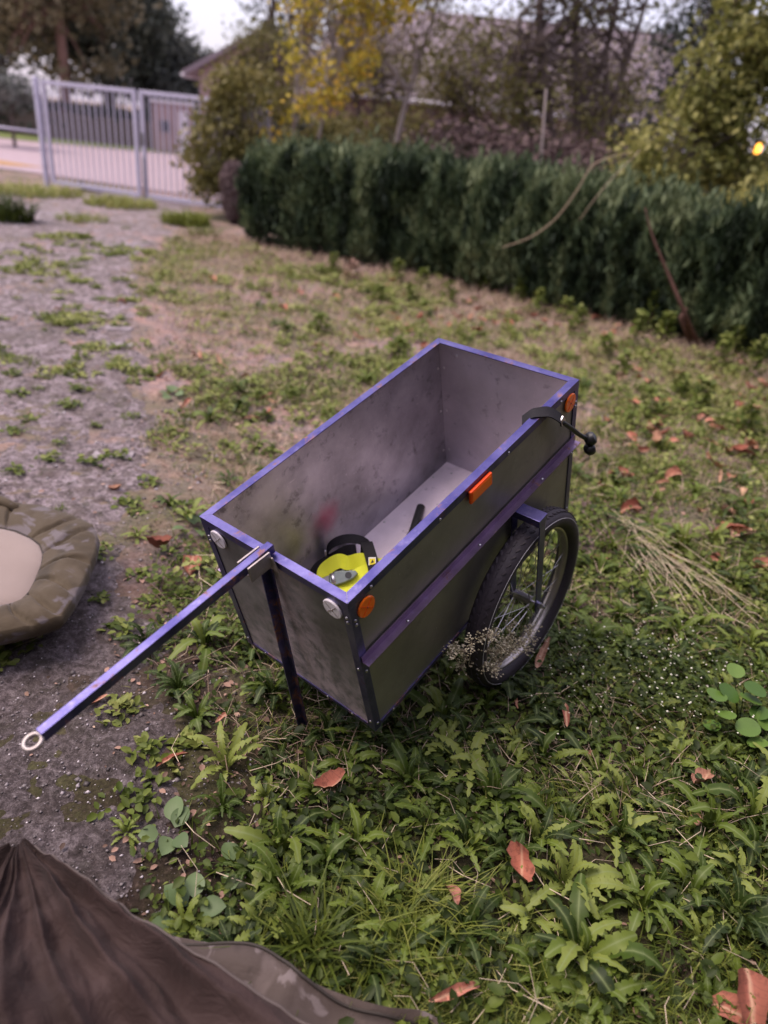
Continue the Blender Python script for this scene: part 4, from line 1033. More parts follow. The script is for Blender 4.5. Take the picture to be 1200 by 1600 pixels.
M['fleece'] = k.m
M['dark_trim'] = plain('dark_trim', (.035, .028, .024), .8, 0, .2, 80)
M['frame_paint'] = plain('dark_green_frame', (.035, .04, .03), .5, .2, .2, 40)

bc = thing('camping_bedchair', 'padded camouflage bedchair with beige fleece centre at left edge', 'bedchair', (-1.329, 1.798, 0.000))
bl = Vector(bc.location)
outer = [(-1.476, 2.356, 0.150), (-1.323, 2.360, 0.150), (-1.179, 2.315, 0.150), (-1.073, 2.258, 0.150), (-1.025, 2.183, 0.150), (-0.991, 2.073, 0.150), (-0.959, 1.902, 0.150), (-0.945, 1.785, 0.150), (-0.945, 1.715, 0.150), (-0.992, 1.665, 0.150), (-1.077, 1.606, 0.150), (-1.442, 1.438, 0.150), (-1.792, 1.329, 0.150), (-2.048, 1.416, 0.150), (-2.548, 1.944, 0.150), (-2.363, 2.231, 0.150), (-1.834, 2.334, 0.150)]
inner = [(-1.377, 2.171, 0.150), (-1.312, 2.162, 0.150), (-1.245, 2.130, 0.150), (-1.192, 2.092, 0.150), (-1.155, 2.039, 0.150), (-1.129, 1.974, 0.150), (-1.107, 1.888, 0.150), (-1.094, 1.821, 0.150), (-1.096, 1.774, 0.150), (-1.113, 1.750, 0.150), (-1.142, 1.728, 0.150), (-1.502, 1.570, 0.150), (-1.839, 1.452, 0.150), (-2.019, 1.492, 0.150), (-2.365, 1.877, 0.150), (-2.195, 2.061, 0.150), (-1.718, 2.156, 0.150)]
def dense(pts, n):
    P = [Vector(p) for p in pts]; m = len(P); out = []
    for i in range(m):
        a, b_, c_, d_ = P[i - 1], P[i], P[(i + 1) % m], P[(i + 2) % m]
        q = max(2, int(n * (c_ - b_).length))
        for j in range(q):
            t = j / q
            cr = .5 * ((2 * b_) + (c_ - a) * t + (2 * a - 5 * b_ + 4 * c_ - d_) * t * t + (3 * b_ - a - 3 * c_ + d_) * t ** 3)
            out.append(((i + t), cr.lerp(b_.lerp(c_, t), .75)))
    return out
def at_param(pts, par):
    P = [Vector(p) for p in pts]; m = len(P); i = int(par) % m; t = par - int(par)
    a, b_, c_, d_ = P[i - 1], P[i], P[(i + 1) % m], P[(i + 2) % m]
    cr = .5 * ((2 * b_) + (c_ - a) * t + (2 * a - 5 * b_ + 4 * c_ - d_) * t * t + (3 * b_ - a - 3 * c_ + d_) * t ** 3)
    return cr.lerp(b_.lerp(c_, t), .75)
ring_o = dense(outer, 170); params = [p for p, _ in ring_o]
creases = [0.5, 2.2, 3.6, 5.4, 6.4, 7.6, 9.2, 10.4, 10.8, 11.4, 12.5, 13.3, 14.4, 15.3, 16.3]
T = [0.0, .06, .15, .28, .42, .56, .70, .82, .91, .97, 1.0]
vs = []; m = len(params)
cum = [0.0]
for i in range(1, m): cum.append(cum[-1] + (ring_o[i][1] - ring_o[i - 1][1]).length)
cpos = [np.interp(c_, params, cum) for c_ in creases]
for i, par in enumerate(params):
    po = at_param(outer, par); pi_ = at_param(inner, par)
    for t in T:
        p = pi_.lerp(po, t)
        wob = .035 * math.sin(t * 5 + i * .7) * 0
        d = min(abs(cum[i] - cp + .03 * math.sin(t * 3.1 + cp * 9)) for cp in cpos)
        puff = .40 + .60 * min(1, d / .018) ** .8
        z = .036 * (math.sin(math.pi * min(1, t * .88 + .06)) ** .7) * puff
        z += .010 * (mnoise.noise(p * 14) + .5 * mnoise.noise(p * 33)) * math.sin(math.pi * t)
        p = Vector((p.x, p.y, BZ + z - bl.z)) - Vector((bl.x, bl.y, 0))
        vs.append(p)
    # folded-under edge
    po2 = Vector((po.x, po.y, 0)) - Vector((bl.x, bl.y, 0)); cen = Vector((-.4, 0, 0)); inw = (Vector((pi_.x, pi_.y, 0)) - Vector((po.x, po.y, 0))).normalized()
    vs.append(po2 - inw * .006 + Vector((0, 0, BZ - .022))); vs.append(po2 + inw * .012 + Vector((0, 0, BZ - .045))); vs.append(po2 + inw * .10 + Vector((0, 0, BZ - .05)))
kk = len(T) + 3
fs = [(i * kk + j, i * kk + j + 1, ((i + 1) % m) * kk + j + 1, ((i + 1) % m) * kk + j) for i in range(m) for j in range(kk - 1)]
MB().add(vs, fs).build('padded_border', M['camo_pad'], bc, True)
# fleece cushion
ri = [at_param(inner, p) - Vector((bl.x, bl.y, 0)) for p in params]
cen = sum(ri, Vector()) / len(ri); vs = []; rows = [1.015, 1.0, .985, .95, .88, .75, .5, .25]
for p in ri:
    for j, s_ in enumerate(rows):
        q = cen + (p - cen) * s_
        vs.append(Vector((q.x, q.y, BZ + [-.004, .004, .009, .016, .02, .022, .023, .023][j] + .004 * mnoise.noise(q * 9))))
kk = len(rows)
fs = [(i * kk + j, i * kk + j + 1, ((i + 1) % m) * kk + j + 1, ((i + 1) % m) * kk + j) for i in range(m) for j in range(kk - 1)]
vs.append(Vector((cen.x, cen.y, BZ + .023))); fs += [(i * kk + kk - 1, len(vs) - 1, ((i + 1) % m) * kk + kk - 1) for i in range(m)]
MB().add(vs, fs).build('fleece_cushion', M['fleece'], bc, True)
MB().tube([Vector((p.x, p.y, BZ + .006)) for p in ri[::3]], .004, 6, closed=True).build('piping', M['dark_trim'], bc, True)
MB().tube([Vector((at_param(outer, p).x - bl.x, at_param(outer, p).y - bl.y, BZ - .022)) for p in params[::3]], .0035, 6, closed=True).build('edge_binding', M['dark_trim'], bc, True)
fr = [(-1.222, 2.123, 0.090), (-1.156, 1.941, 0.090), (-1.905, 1.561, 0.090), (-2.239, 1.985, 0.090)]
fr = [Vector(p) - Vector((bl.x, bl.y, 0)) for p in fr]
MB().tube(fr, .011, 8, closed=True).build('bed_frame', M['frame_paint'], bc, True)
for i in range(4):
    p = fr[i].lerp((fr[0] + fr[2]) / 2, .12)
    MB().tube([Vector((p.x, p.y, .09)), Vector((p.x, p.y, .02))], .010, 8).build('leg', M['frame_paint'], bc, True)
    MB().lathe([(.03, .0), (.035, .006), (.03, .012), (.012, .03)], (p.x, p.y, .004), (0, 0, 1), 14).build('mud_foot', M['black_plastic'], bc, True)
b = MB(); b.tube([Vector(p) - Vector((bl.x, bl.y, 0)) for p in ((-1.527, 2.279, 0.175), (-1.442, 2.312, 0.185), (-1.375, 2.285, 0.180), (-1.359, 2.286, 0.165))], [.02, .024, .018, .006], 10)
b.build('folded_flap', M['camo_pad'], bc, True)

# ------------------------------------------------------------------ crumpled tent cloth in the foreground
k = NT('tent_cloth')
c = k.ramp(k.noise(3.5, 4, .5, .6), [(.3, (.024, .014, .013)), (.55, (.046, .028, .026)), (.75, (.090, .060, .055))])
k.set(color=c, rough=.7); k.b.inputs['Specular IOR Level'].default_value = .2; k.b.inputs['Sheen Weight'].default_value = .03
k.bump(k.math('ADD', k.noise(11, 6, .65, 1.6), k.math('MULTIPLY', k.noise(600, 2), .08)), .6, .02)
M['tent_cloth'] = k.m
M['tent_camo'] = camo('tent_camouflage', [(.022, .016, .014), (.065, .048, .042), (.11, .085, .078), (.17, .14, .14)], 11)
M['seam'] = plain('seam_tape', (.075, .056, .052), .6, 0, .2, 60)
tc = thing('tent_cloth', 'crumpled dark brown camouflage tent cloth in the near left corner', 'cloth', (-0.440, 0.713, 0.000))
tl = Vector((tc.location.x, tc.location.y, 0))
apex = Vector((-0.662, 0.922, 0.220)); hem_end = Vector((-0.042, 0.653, 0.120)); left_end = Vector((-1.008, 0.827, 0.080))
d0 = (hem_end - apex).to_2d(); d1 = (left_end - apex).to_2d(); a0_ = math.atan2(d0.y, d0.x); a1_ = math.atan2(d1.y, d1.x)
while a1_ > a0_: a1_ -= 2 * math.pi
NF, NR = 190, 46; vs = []
folds = []
_r = random.Random(5); acc = .03
while acc < 1: folds.append((acc, _r.uniform(.5, 1.0), _r.uniform(.010, .026))); acc += _r.uniform(.045, .12)
for i in range(NF + 1):
    u = i / NF; ph = a0_ + (a1_ - a0_) * u ** 1.15; dr = Vector((math.cos(ph), math.sin(ph), 0))
    for j in range(NR + 1):
        r_ = .018 + 1.0 * (j / NR) ** 1.15
        uu = u + .045 * mnoise.noise(Vector((u * 4, r_ * 3, 1))) * min(1, r_ * 4)
        fz_ = 0
        for (fu, fa, fw_) in folds:
            x_ = (uu - fu) / (fw_ * (1 + .6 * r_)); fz_ = max(fz_, fa * math.exp(-abs(x_) ** 1.25))
        z = apex.z - .10 * min(1, r_ * 1.5) ** .75 * (.5 + .6 * u) + .050 * fz_ * min(1, r_ * 5) - .05 * math.exp(-((r_ - .10) / .05) ** 2) * u + .055 * mnoise.noise(Vector((dr.x * r_ * 5, dr.y * r_ * 5, 3))) * min(1, r_ * 3)
        z += .022 * (1 - abs(mnoise.noise(Vector((dr.x * r_ * 16, dr.y * r_ * 16, 8))))) ** 4
        p = apex + dr * r_; vs.append(Vector((p.x, p.y, max(.02, z))) - tl)
fs = [(i * (NR + 1) + j, i * (NR + 1) + j + 1, (i + 1) * (NR + 1) + j + 1, (i + 1) * (NR + 1) + j) for i in range(NF) for j in range(NR)]
nb = len(vs)                                  # the hem falls to the ground on its outer side
on = Vector((-d0.y, d0.x, 0)).normalized(); on = on if on.dot(Vector((left_end - apex))) < 0 else -on
for j in range(NR + 1):
    p = vs[j]
    for q in (1, 2, 3, 4):
        t = q / 4; vs.append(Vector((p.x, p.y, p.z * (1 - t) + .004 * t)) + on * (.02 * t + .006 * math.sin(j * .9) * t))
for j in range(NR):
    a_, b_ = nb + j * 4, nb + (j + 1) * 4
    fs.append((j, j + 1, b_, a_))
    fs += [(a_ + q, b_ + q, b_ + q + 1, a_ + q + 1) for q in range(3)]
o = MB().add(vs, fs).build('fabric_panel', M['tent_cloth'], tc, True)
MB().tube([vs[j] + Vector((0, 0, .002)) for j in range(2, NR + 1)], .003, 6).build('hem_cord', M['seam'], tc, True)
hem2 = [(-0.365, 0.863, 0.030), (-0.279, 0.844, 0.060), (-0.172, 0.834, 0.075), (-0.104, 0.813, 0.080), (-0.061, 0.785, 0.085), (0.017, 0.764, 0.080), (0.104, 0.753, 0.075), (0.181, 0.762, 0.050), (0.232, 0.733, 0.040), (0.255, 0.661, 0.030)]
hp2 = smooth_path(hem2, 8); m = len(hp2); NV = 30; vs = []
for i, p in enumerate(hp2):
    u = i / (m - 1)
    for j in range(NV):
        if j < 4:
            t = 1 - j / 4
            q = p - Vector((-.35, -.9, 0)) * .03 * t
            vs.append(Vector((q.x, q.y, p.z * (1 - t ** 2) + .008)) - tl)
        else:
            t = (j - 4) / (NV - 5)
            q = p + Vector((-.35, -.9, 0)) * t * .55
            z = p.z + .02 * math.sin(t * 19 + u * 6) * (1 - t) + .03 * mnoise.noise(Vector((u * 6, t * 5, 11))) + .03 * t
            vs.append(Vector((q.x, q.y, max(.012, z))) - tl)
fs = [(i * NV + j, i * NV + j + 1, (i + 1) * NV + j + 1, (i + 1) * NV + j) for i in range(m - 1) for j in range(NV - 1)]
o = MB().add(vs, fs).build('ground_skirt', M['tent_camo'], tc, True)
o['label'] = 'camouflage ground skirt of the tent cloth'
MB().tube([vs[i * NV + 4] + Vector((0, 0, .002)) for i in range(m)], .0035, 6).build('skirt_cord', M['dark_trim'], tc, True)

# ------------------------------------------------------------------ weeds and grass near the trailer
M['dand'] = leaf_material('dandelion_leaf', [(.012, .024, .004), (.044, .076, .009), (.110, .155, .020), (.22, .26, .06)], .52, .18, 'obj', 25, .24, (.20, .25, .10))
M['weed'] = leaf_material('weed_leaf', [(.010, .018, .003), (.040, .064, .009), (.115, .155, .024), (.30, .32, .10)], .55, .22, spec=.25)
M['grass'] = leaf_material('grass_blade', [(.022, .034, .005), (.075, .105, .013), (.20, .23, .04), (.44, .38, .18)], .55, .25, spec=.25)
M['dry'] = leaf_material('dry_stalk', [(.16, .10, .075), (.34, .245, .18), (.55, .43, .33)], .7, .1)
M['straw'] = plain('pale_straw', (.50, .41, .30), .8, 0, .3, 30, 0, .2)
M['pale_leaf'] = leaf_material('pale_round_leaf', [(.075, .125, .045), (.12, .18, .07), (.18, .25, .12)], .5, .2, 'obj', 20)

def lobed_leaf(L, wd, lobes, depth, arch, curl, seed):
    """toothed rosette leaf along +X: midrib, tooth tips and valleys on both sides"""
    r_ = random.Random(seed); V = []; Fc = []
    st = [i / lobes for i in range(lobes + 1)]
    def zc(s_): return L * (arch * math.sin(min(1, s_ * 1.05) * math.pi * .62) - curl * s_ ** 2.2)
    side_bend = r_.uniform(-.12, .12)
    def yc(s_): return side_bend * L * s_ ** 2
    def env(s_): return wd * (.18 + .95 * math.sin(min(1, s_ * .92 + .06) * math.pi) ** .75 * (.42 + .62 * s_))
    mid = []
    for s_ in st:
        mid.append(len(V)); V.append((s_ * L, yc(s_), zc(s_)))
    for sg in (-1, 1):
        val = []
        for i, s_ in enumerate(st):
            wv = env(s_) * (1 - depth) * (.8 + .3 * r_.random())
            if i == lobes: val.append(mid[-1]); continue
            val.append(len(V)); V.append((s_ * L, yc(s_) + sg * max(.0022, wv), zc(s_) + .22 * wv))
        for i in range(lobes):
            s0 = st[i]; sm = s0 + (.30 + .12 * r_.random()) / lobes; wt = env(sm) * (.85 + .3 * r_.random())
            if i == lobes - 1: wt *= .8
            tip = len(V); V.append((sm * L - .012 * depth, yc(sm) + sg * wt, zc(sm) + .10 * wt - .25 * wt * r_.random()))
            sh = s0 + .78 / lobes; wsh = env(sh) * (1 - depth * .45); shv = len(V); V.append((sh * L, yc(sh) + sg * wsh, zc(sh) + .18 * wsh))
            a_, b_ = mid[i], mid[i + 1]
            if sg > 0: Fc += [(a_, b_, val[i]), (val[i], b_, shv), (val[i], shv, tip), (b_, val[i + 1], shv)] if val[i + 1] != b_ else [(a_, b_, val[i]), (val[i], b_, shv), (val[i], shv, tip)]
            else: Fc += [(b_, a_, val[i]), (b_, val[i], shv), (shv, val[i], tip), (val[i + 1], b_, shv)] if val[i + 1] != b_ else [(b_, a_, val[i]), (b_, val[i], shv), (shv, val[i], tip)]
    return V, Fc

LEAFV = []; LEAFN = []
for q in range(14):
    L = random.uniform(.10, .165); nl = random.choice((7, 8, 9)) if q < 9 else 7; LEAFN.append(nl + 1)
    if q < 9: LEAFV.append(lobed_leaf(L, random.uniform(.015, .022), nl, random.uniform(.55, .80), random.uniform(.25, .60), random.uniform(.10, .55), q))
    else: LEAFV.append(lobed_leaf(L * 1.1, random.uniform(.016, .024), nl, random.uniform(.15, .32), random.uniform(.3, .7), random.uniform(.2, .6), q))
def pyd(name, V, Fc, mat, smooth=True):
    me = bpy.data.meshes.new(name); me.from_pydata(V, [], Fc); me.materials.append(mat)
    if smooth: me.polygons.foreach_set('use_smooth', [True] * len(me.polygons))
    me.update(); return me
def add_rib(me, mids):
    a = me.attributes.new('rib', 'FLOAT', 'POINT'); v_ = [0.0] * len(me.vertices)
    for i in mids: v_[i] = 1.0
    a.data.foreach_set('value', v_); return me
LEAFM = [add_rib(pyd('leaf', v, f_, M['dand']), range(nm)) for (v, f_), nm in zip(LEAFV, LEAFN)]

def rosette_leaves(n, r_, up=(.05, .75), kinds=None):
    out = []; a0 = r_.random() * 6.28
    for i in range(n):
        q = r_.choice(kinds) if kinds else r_.randrange(len(LEAFM))
        az = a0 + i * 2.399 + r_.uniform(-.3, .3); el = up[0] + (up[1] - up[0]) * (i / n) ** 1.2 + r_.uniform(-.08, .08)
        sc = r_.uniform(.65, 1.15) * (1 - .25 * i / n)
        m4 = Matrix.Rotation(az, 4, 'Z') @ Matrix.Translation((.008, 0, .004)) @ Matrix.Rotation(-el, 4, 'Y') @ Matrix.Rotation(r_.uniform(-.35, .35), 4, 'X') @ Matrix.Scale(sc, 4)
        out.append((q, m4))
    return out
G_WEED = 'dandelion rosettes in the weedy grass'
def big_dandelion(x, y, sc, n, seed, label, kinds=None, up=(.08, 1.05)):
    r_ = random.Random(seed)
    t = thing('dandelion', label, 'dandelion', (x, y, float(gz(x, y)) - .004), r_.random() * 6, G_WEED)
    t.scale = (sc, sc, sc)
    for q, m4 in rosette_leaves(n, r_, up, kinds):
        link('leaf', LEAFM[q], t, m4)
    return t
def rosette_mesh(n, seed, kinds=None, up=(.05, .7)):
    r_ = random.Random(seed); V = []; Fc = []; mids = []
    for q, m4 in rosette_leaves(n, r_, up, kinds):
        mids += range(len(V), len(V) + LEAFN[q])
        b_ = len(V); V += [tuple(m4 @ Vector(p)) for p in LEAFV[q][0]]; Fc += [tuple(i + b_ for i in f_) for f_ in LEAFV[q][1]]
    return add_rib(pyd('rosette', V, Fc, M['dand']), mids)
PLAIN_D = 'green dandelion rosette with toothed leaves among the weeds'
named = [
 ((-0.278, 1.634, 0.000), 1.0, 15, 'dandelion rosette growing around the foot of the trailer leg', None),
 ((-0.541, 1.835, -0.000), 1.05, 12, 'broad-leaved dandelion under the tow bar beside the trailer', range(9, 14)),
 ((0.243, 1.604, 0.000), 1.15, 18, 'thick dandelion clump below the trailer corner towards the wheel', None),
 ((0.150, 1.364, 0.000), 1.05, 16, 'dandelion in front of the trailer beside the salmon leaf', None),
 ((-0.156, 1.120, 0.000), 1.1, 14, 'long-leaved dandelion in the near grass above the tent cloth', None),
 ((0.376, 1.341, 0.000), 1.1, 17, PLAIN_D, None), ((0.538, 1.497, 0.000), 1.0, 15, PLAIN_D, None), ((-0.001, 1.492, 0.000), .9, 13, PLAIN_D, None),
 ((0.532, 0.937, 0.000), 1.25, 16, 'large broad-leaved rosette near the bottom edge of the picture', range(9, 14)),
 ((1.073, 1.349, 0.000), 1.2, 14, 'upright dandelion with long leaves at the right edge', range(5, 12)),
 ((0.919, 1.526, -0.000), 1.0, 14, PLAIN_D, None), ((0.687, 1.261, 0.000), 1.0, 13, PLAIN_D, None), ((0.480, 1.217, 0.000), 1.05, 14, PLAIN_D, None),
 ((0.840, 1.121, 0.000), 1.0, 12, PLAIN_D, None), ((0.911, 2.552, 0.000), 1.0, 12, PLAIN_D, range(9, 14)), ((1.379, 2.918, 0.000), 1.0, 10, PLAIN_D, range(9, 14)),
 ((1.515, 2.574, -0.000), .95, 12, PLAIN_D, None), ((1.215, 3.494, 0.000), .9, 12, PLAIN_D, None), ((0.908, 1.761, -0.000), .9, 12, PLAIN_D, None),
 ((0.298, 1.176, 0.000), .9, 12, PLAIN_D, None), ((-0.719, 3.481, 0.000), .9, 14, 'leafy rosette beside the long left side of the trailer', range(7, 14)), ((-1.037, 3.768, 0.000), .95, 14, PLAIN_D, None),
 ((-0.951, 2.753, 0.000), .7, 9, PLAIN_D, range(9, 14)), ((-0.103, 1.298, 0.000), .85, 11, PLAIN_D, None), ((0.691, 1.816, 0.000), .8, 11, PLAIN_D, None),
]
for i, (p, sc, n, lab, kinds) in enumerate(named):
    big_dandelion(p[0], p[1], sc * .92, n, 100 + i, lab, list(kinds) if kinds else None)
ROS = [rosette_mesh(random.randint(9, 16), 300 + i, list(range(9)) if i < 6 else (list(range(9, 14)) if i < 8 else None), (.03, .95)) for i in range(12)]
def in_trailer(x, y):
    q = TR.inverted() @ Vector((x, y, .15))
    return -.02 < q.x < 1.0 and -.12 < q.y < .52
placed = [Vector((p[0][0], p[0][1])) for p in named]
cnt = 0
tries = 0
while cnt < 275 and tries < 12000:
    tries += 1
    y = .85 + 7.0 * random.random() ** 1.5; x = random.uniform(-.8 - .25 * y, .9 + .42 * y)
    if cnt < 130: y = random.uniform(.85, 2.4); x = random.uniform(-.4, 1.5)
    g_ = float(grass_side(x, y))
    dn = float(fbm(x * .9, y * .9, 91)); lush = 1.0 if (x > -.25 and y < 2.3) else .0
    if g_ < -.02: prob = .02
    else: prob = max(lush * .95, .55 * (dn > .50) + .10)
    if y > 3.6: prob *= .55
    # bare leaf litter along the hedge foot
    hd = min((Vector((x, y)) - Vector(h_)).length for h_ in HEDGE)
    if hd < 1.5: prob *= .15
    if random.random() > prob: continue
    rad = .075 if lush else .12
    if any((Vector((x, y)) - q).length < rad for q in placed): continue
    placed.append(Vector((x, y))); cnt += 1
    sc = random.uniform(.55, 1.05) * (1.0 if lush else .95) * (.55 if g_ < 0 else 1)
    o = link('dandelion', random.choice(ROS)); o.location = (x, y, float(gz(x, y)) - .003); o.rotation_euler = (random.uniform(-.1, .1), random.uniform(-.1, .1), random.random() * 6.28); o.scale = (sc,) * 3
    tag(o, 'small green dandelion rosette in the low weeds', 'dandelion', 'small dandelions across the yard')

# plantain-like round-leaved weeds with pale leaves
def oval_leaf(L, wd, n=6, cup=.18):
    V = [(0, 0, 0)]; Fc = []; mid = [0]; le = [0]; ri = [0]
    for i in range(1, n + 1):
        s_ = i / n; hw = wd * math.sin(math.pi * min(.985, s_ ** .8)) ** .7
        mid.append(len(V)); V.append((s_ * L, 0, cup * L * math.sin(s_ * 2.4) * .5))
        if i < n:
            le.append(len(V)); V.append((s_ * L, hw, V[mid[-1]][2] + hw * .3)); ri.append(len(V)); V.append((s_ * L, -hw, V[mid[-1]][2] + hw * .3))
        else: le.append(mid[-1]); ri.append(mid[-1])
    for i in range(n):
        for sd_, rev in ((le, False), (ri, True)):
            f_ = [mid[i], mid[i + 1], sd_[i + 1], sd_[i]]; f_ = [x for q, x in enumerate(f_) if x not in f_[:q]]
            if len(f_) > 2: Fc.append(tuple(f_[::-1] if rev else f_))
    return V, Fc
OV = [pyd('leaf', *oval_leaf(L_, w_), M['pale_leaf']) for L_, w_ in ((.062, .024), (.05, .022), (.075, .026))]
def plantain(x, y, n, sc, label, seed, el=(.15, .7), cat='weed', name='plantain'):
    r_ = random.Random(seed); t = thing(name, label, cat, (x, y, float(gz(x, y))), r_.random() * 6, 'round-leaved weeds'); t.scale = (sc,) * 3
    for i in range(n):
        az = i * 2.4 + r_.random() * .6; e_ = r_.uniform(*el)
        st_ = r_.uniform(.02, .045)
        link('leaf', random.choice(OV), t, Matrix.Rotation(az, 4, 'Z') @ Matrix.Rotation(-e_, 4, 'Y') @ Matrix.Translation((st_, 0, .01)) @ Matrix.Rotation(e_ * .8, 4, 'Y') @ Matrix.Rotation(r_.uniform(-.4, .4), 4, 'X'))
    return t
plantain(*(-0.425, 1.122, 0.000)[:2], 5, .95, 'pale round-leaved weed at the edge of the bare drive', 1)
plantain(*(-0.247, 1.055, 0.000)[:2], 3, 1.0, 'single large pale leaf weed above the tent cloth', 2)
plantain(*(-0.322, 0.942, 0.000)[:2], 4, .95, 'grey-green round leaves beside the tent cloth hem', 3)
plantain(*(0.040, 1.486, 0.000)[:2], 4, 1.0, 'grey-green leaves right below the trailer front corner', 4)
plantain(*(0.159, 0.938, 0.000)[:2], 4, .8, 'small round leaves in the near grass tuft', 5)
plantain(*(-0.781, 2.559, 0.000)[:2], 5, 1.15, 'pale round leaves at the left front corner of the trailer', 6)
plantain(*(-1.366, 4.110, 0.000)[:2], 6, 1.2, 'pale round-leaved weed at the drive edge behind the bedchair', 7)
M['ivy'] = leaf_material('bright_round_leaf', [(.06, .13, .02), (.10, .19, .03), (.15, .25, .05)], .45, .3, 'obj', 20, .4)
rl = thing('round_leaf_shrub', 'small shrub of bright green round leaves at the right edge', 'shrub', (1.170, 1.689, 0.000))
def round_leaf(r_):
    V = [(0, 0, 0)] + [(r_ * .95 + r_ * math.cos(t), r_ * .92 * math.sin(t), .12 * abs(math.sin(t)) * r_) for t in np.linspace(-math.pi, math.pi, 19)[:-1]] + [(r_ * .95, 0, -.04 * r_)]
    return V, [(19, 1 + i, 1 + (i + 1) % 18) for i in range(18)]
RL = pyd('leaf', *round_leaf(.034), M['ivy'])
for (x_, y_, z_, sc) in [(1.088, 1.741, 0.130, 1.000), (1.155, 1.788, 0.150, 0.900), (1.167, 1.749, 0.160, 1.000), (1.136, 1.703, 0.120, 1.050), (1.092, 1.684, 0.100, 0.950), (1.123, 1.634, 0.080, 1.050), (1.210, 1.698, 0.130, 1.000), (1.205, 1.631, 0.090, 1.000), (1.179, 1.670, 0.100, 0.900), (1.057, 1.669, 0.070, 0.800), (1.269, 1.697, 0.100, 1.000), (1.150, 1.589, 0.060, 0.900)]:
    d_ = Vector((x_, y_, z_)) - Vector(rl.location)
    o = link('leaf', RL, rl, Matrix.Translation(d_) @ Matrix.Rotation(random.uniform(0, 6.28), 4, 'Z') @ Matrix.Rotation(random.uniform(-.45, .1), 4, 'Y') @ Matrix.Rotation(random.uniform(-.3, .3), 4, 'X') @ Matrix.Scale(sc, 4))
    MB().tube([(0, 0, 0), d_ * .5 + Vector((0, 0, .02)), d_], .0016, 5).build('stem', M['weed'], rl)

# grass blades: one mass
def blades(xs, ys, h, wd, lean, base_t, spread=.0, segs=3):
    n = len(xs); az = rng.random(n) * 6.28; dx, dy = np.cos(az), np.sin(az)
    z0 = gz(xs, ys); V = []; 
    for i in range(segs + 1):
        s_ = i / segs
        ox = dx * lean * h * s_ ** 1.7; oy = dy * lean * h * s_ ** 1.7; zz = z0 - .004 + h * s_ * (1 - .35 * lean * s_)
        hw = wd * (1 - s_ ** 1.6) * .5 + .0002
        V.append(np.stack([xs + ox - dy * hw, ys + oy + dx * hw, zz], 1)); V.append(np.stack([xs + ox + dy * hw, ys + oy - dx * hw, zz], 1))
    V = np.stack(V, 1).reshape(-1, 3); kk = 2 * (segs + 1); Fq = []
    for i in range(segs):
        Fq.append(np.array([2 * i, 2 * i + 1, 2 * i + 3, 2 * i + 2]))
    Fq = (np.stack(Fq)[None] + (np.arange(n) * kk)[:, None, None]).reshape(-1, 4)
    return V, Fq, np.repeat(base_t, segs)
def scatter(n, ymin, ymax, pw, fn):
    ys = ymin + (ymax - ymin) * rng.random(n) ** pw; xs = (-.8 - .45 * ys) + (1.8 + .95 * ys) * rng.random(n)
    p = fn(xs, ys); kx = rng.random(n) < p
    return xs[kx], ys[kx]
def hedge_dist(x, y):
    d = np.full(np.shape(x), 9e9)
    for (ax, ay), (bx, by) in zip(HEDGE[:-1], HEDGE[1:]):
        vx, vy_ = bx - ax, by - ay; t = np.clip(((x - ax) * vx + (y - ay) * vy_) / (vx * vx + vy_ * vy_), 0, 1)
        d = np.minimum(d, np.hypot(x - ax - t * vx, y - ay - t * vy_))
    return d
def behind_hedge(x, y):
    hx = np.array([h_[0] for h_ in HEDGE]); hy = np.array([h_[1] for h_ in HEDGE])
    return y > np.interp(x, hx, hy)
def cover(x, y):
    g_ = np.clip(grass_side(x, y) * 3.0, 0, 1); d = fbm(x * 1.4, y * 1.4, 55)
    lush = np.clip((x + .45) * 1.5, 0, 1) * np.clip(2.9 - y, 0, 1)
    right = np.clip((x - .9) * .8, 0, 1) * np.clip((hedge_dist(x, y) - .9) * 1.0, 0, 1)
    v = g_ * np.clip(np.clip((d - .38) * 6, 0.18, 1) * .9 + lush * .55 + right * .55, 0, 1)
    v = v * np.clip((hedge_dist(x, y) - .3) * .7, .12, 1)
    return np.where(behind_hedge(x, y) & (x > -2.4), 0, v)
xs, ys = scatter(190000, .7, 10.5, 1.45, lambda x, y: cover(x, y) * np.clip((fbm(x * 2.6, y * 2.6, 66) - .36) * 4, .05, 1))
n = len(xs)
V, Fq, t = blades(xs, ys, .03 + .06 * rng.random(n) ** 1.5, .0022 + .0018 * rng.random(n) + .0004 * ys, .4 + .9 * rng.random(n), np.clip(rng.random(n) ** 1.3 * .8 + .35 * (fbm(xs * .8, ys * .8, 71) - .5) + np.clip(ys - 2.0, 0, 4) * .10, 0, 1))
o = link('short_grass', fast_mesh('short_grass', V, Fq, M['grass'], True, t)); tag(o, 'short patchy grass over the yard', 'grass', kind='stuff')
# tufts of long grass
def tuft(p, n, h, spread, label, seed, t0=.35, width=.005):
    global rng
    r0 = rng; rng = np.random.default_rng(seed)
    a_ = rng.random(n) * 6.283; q_ = spread * .55 * rng.random(n) ** .6; x = p[0] + q_ * np.cos(a_); y = p[1] + q_ * np.sin(a_)
    V, Fq, t = blades(x, y, h * (.5 + .6 * rng.random(n)), width * (.6 + .6 * rng.random(n)), .5 + .8 * rng.random(n), np.clip(t0 + .4 * (rng.random(n) - .5), 0, 1), segs=4)
    rng = r0
    V = V - np.array([p[0], p[1], float(gz(p[0], p[1]))])
    o = link('grass_tuft', fast_mesh('grass_tuft', V, Fq, M['grass'], True, t)); o.location = (p[0], p[1], float(gz(p[0], p[1])))
    tag(o, label, 'grass', 'tufts of long grass')
tuft((-0.053, 0.887, 0.000), 60, .17, .07, 'tuft of broad blue-green grass blades above the tent skirt', 1, .28, .008)
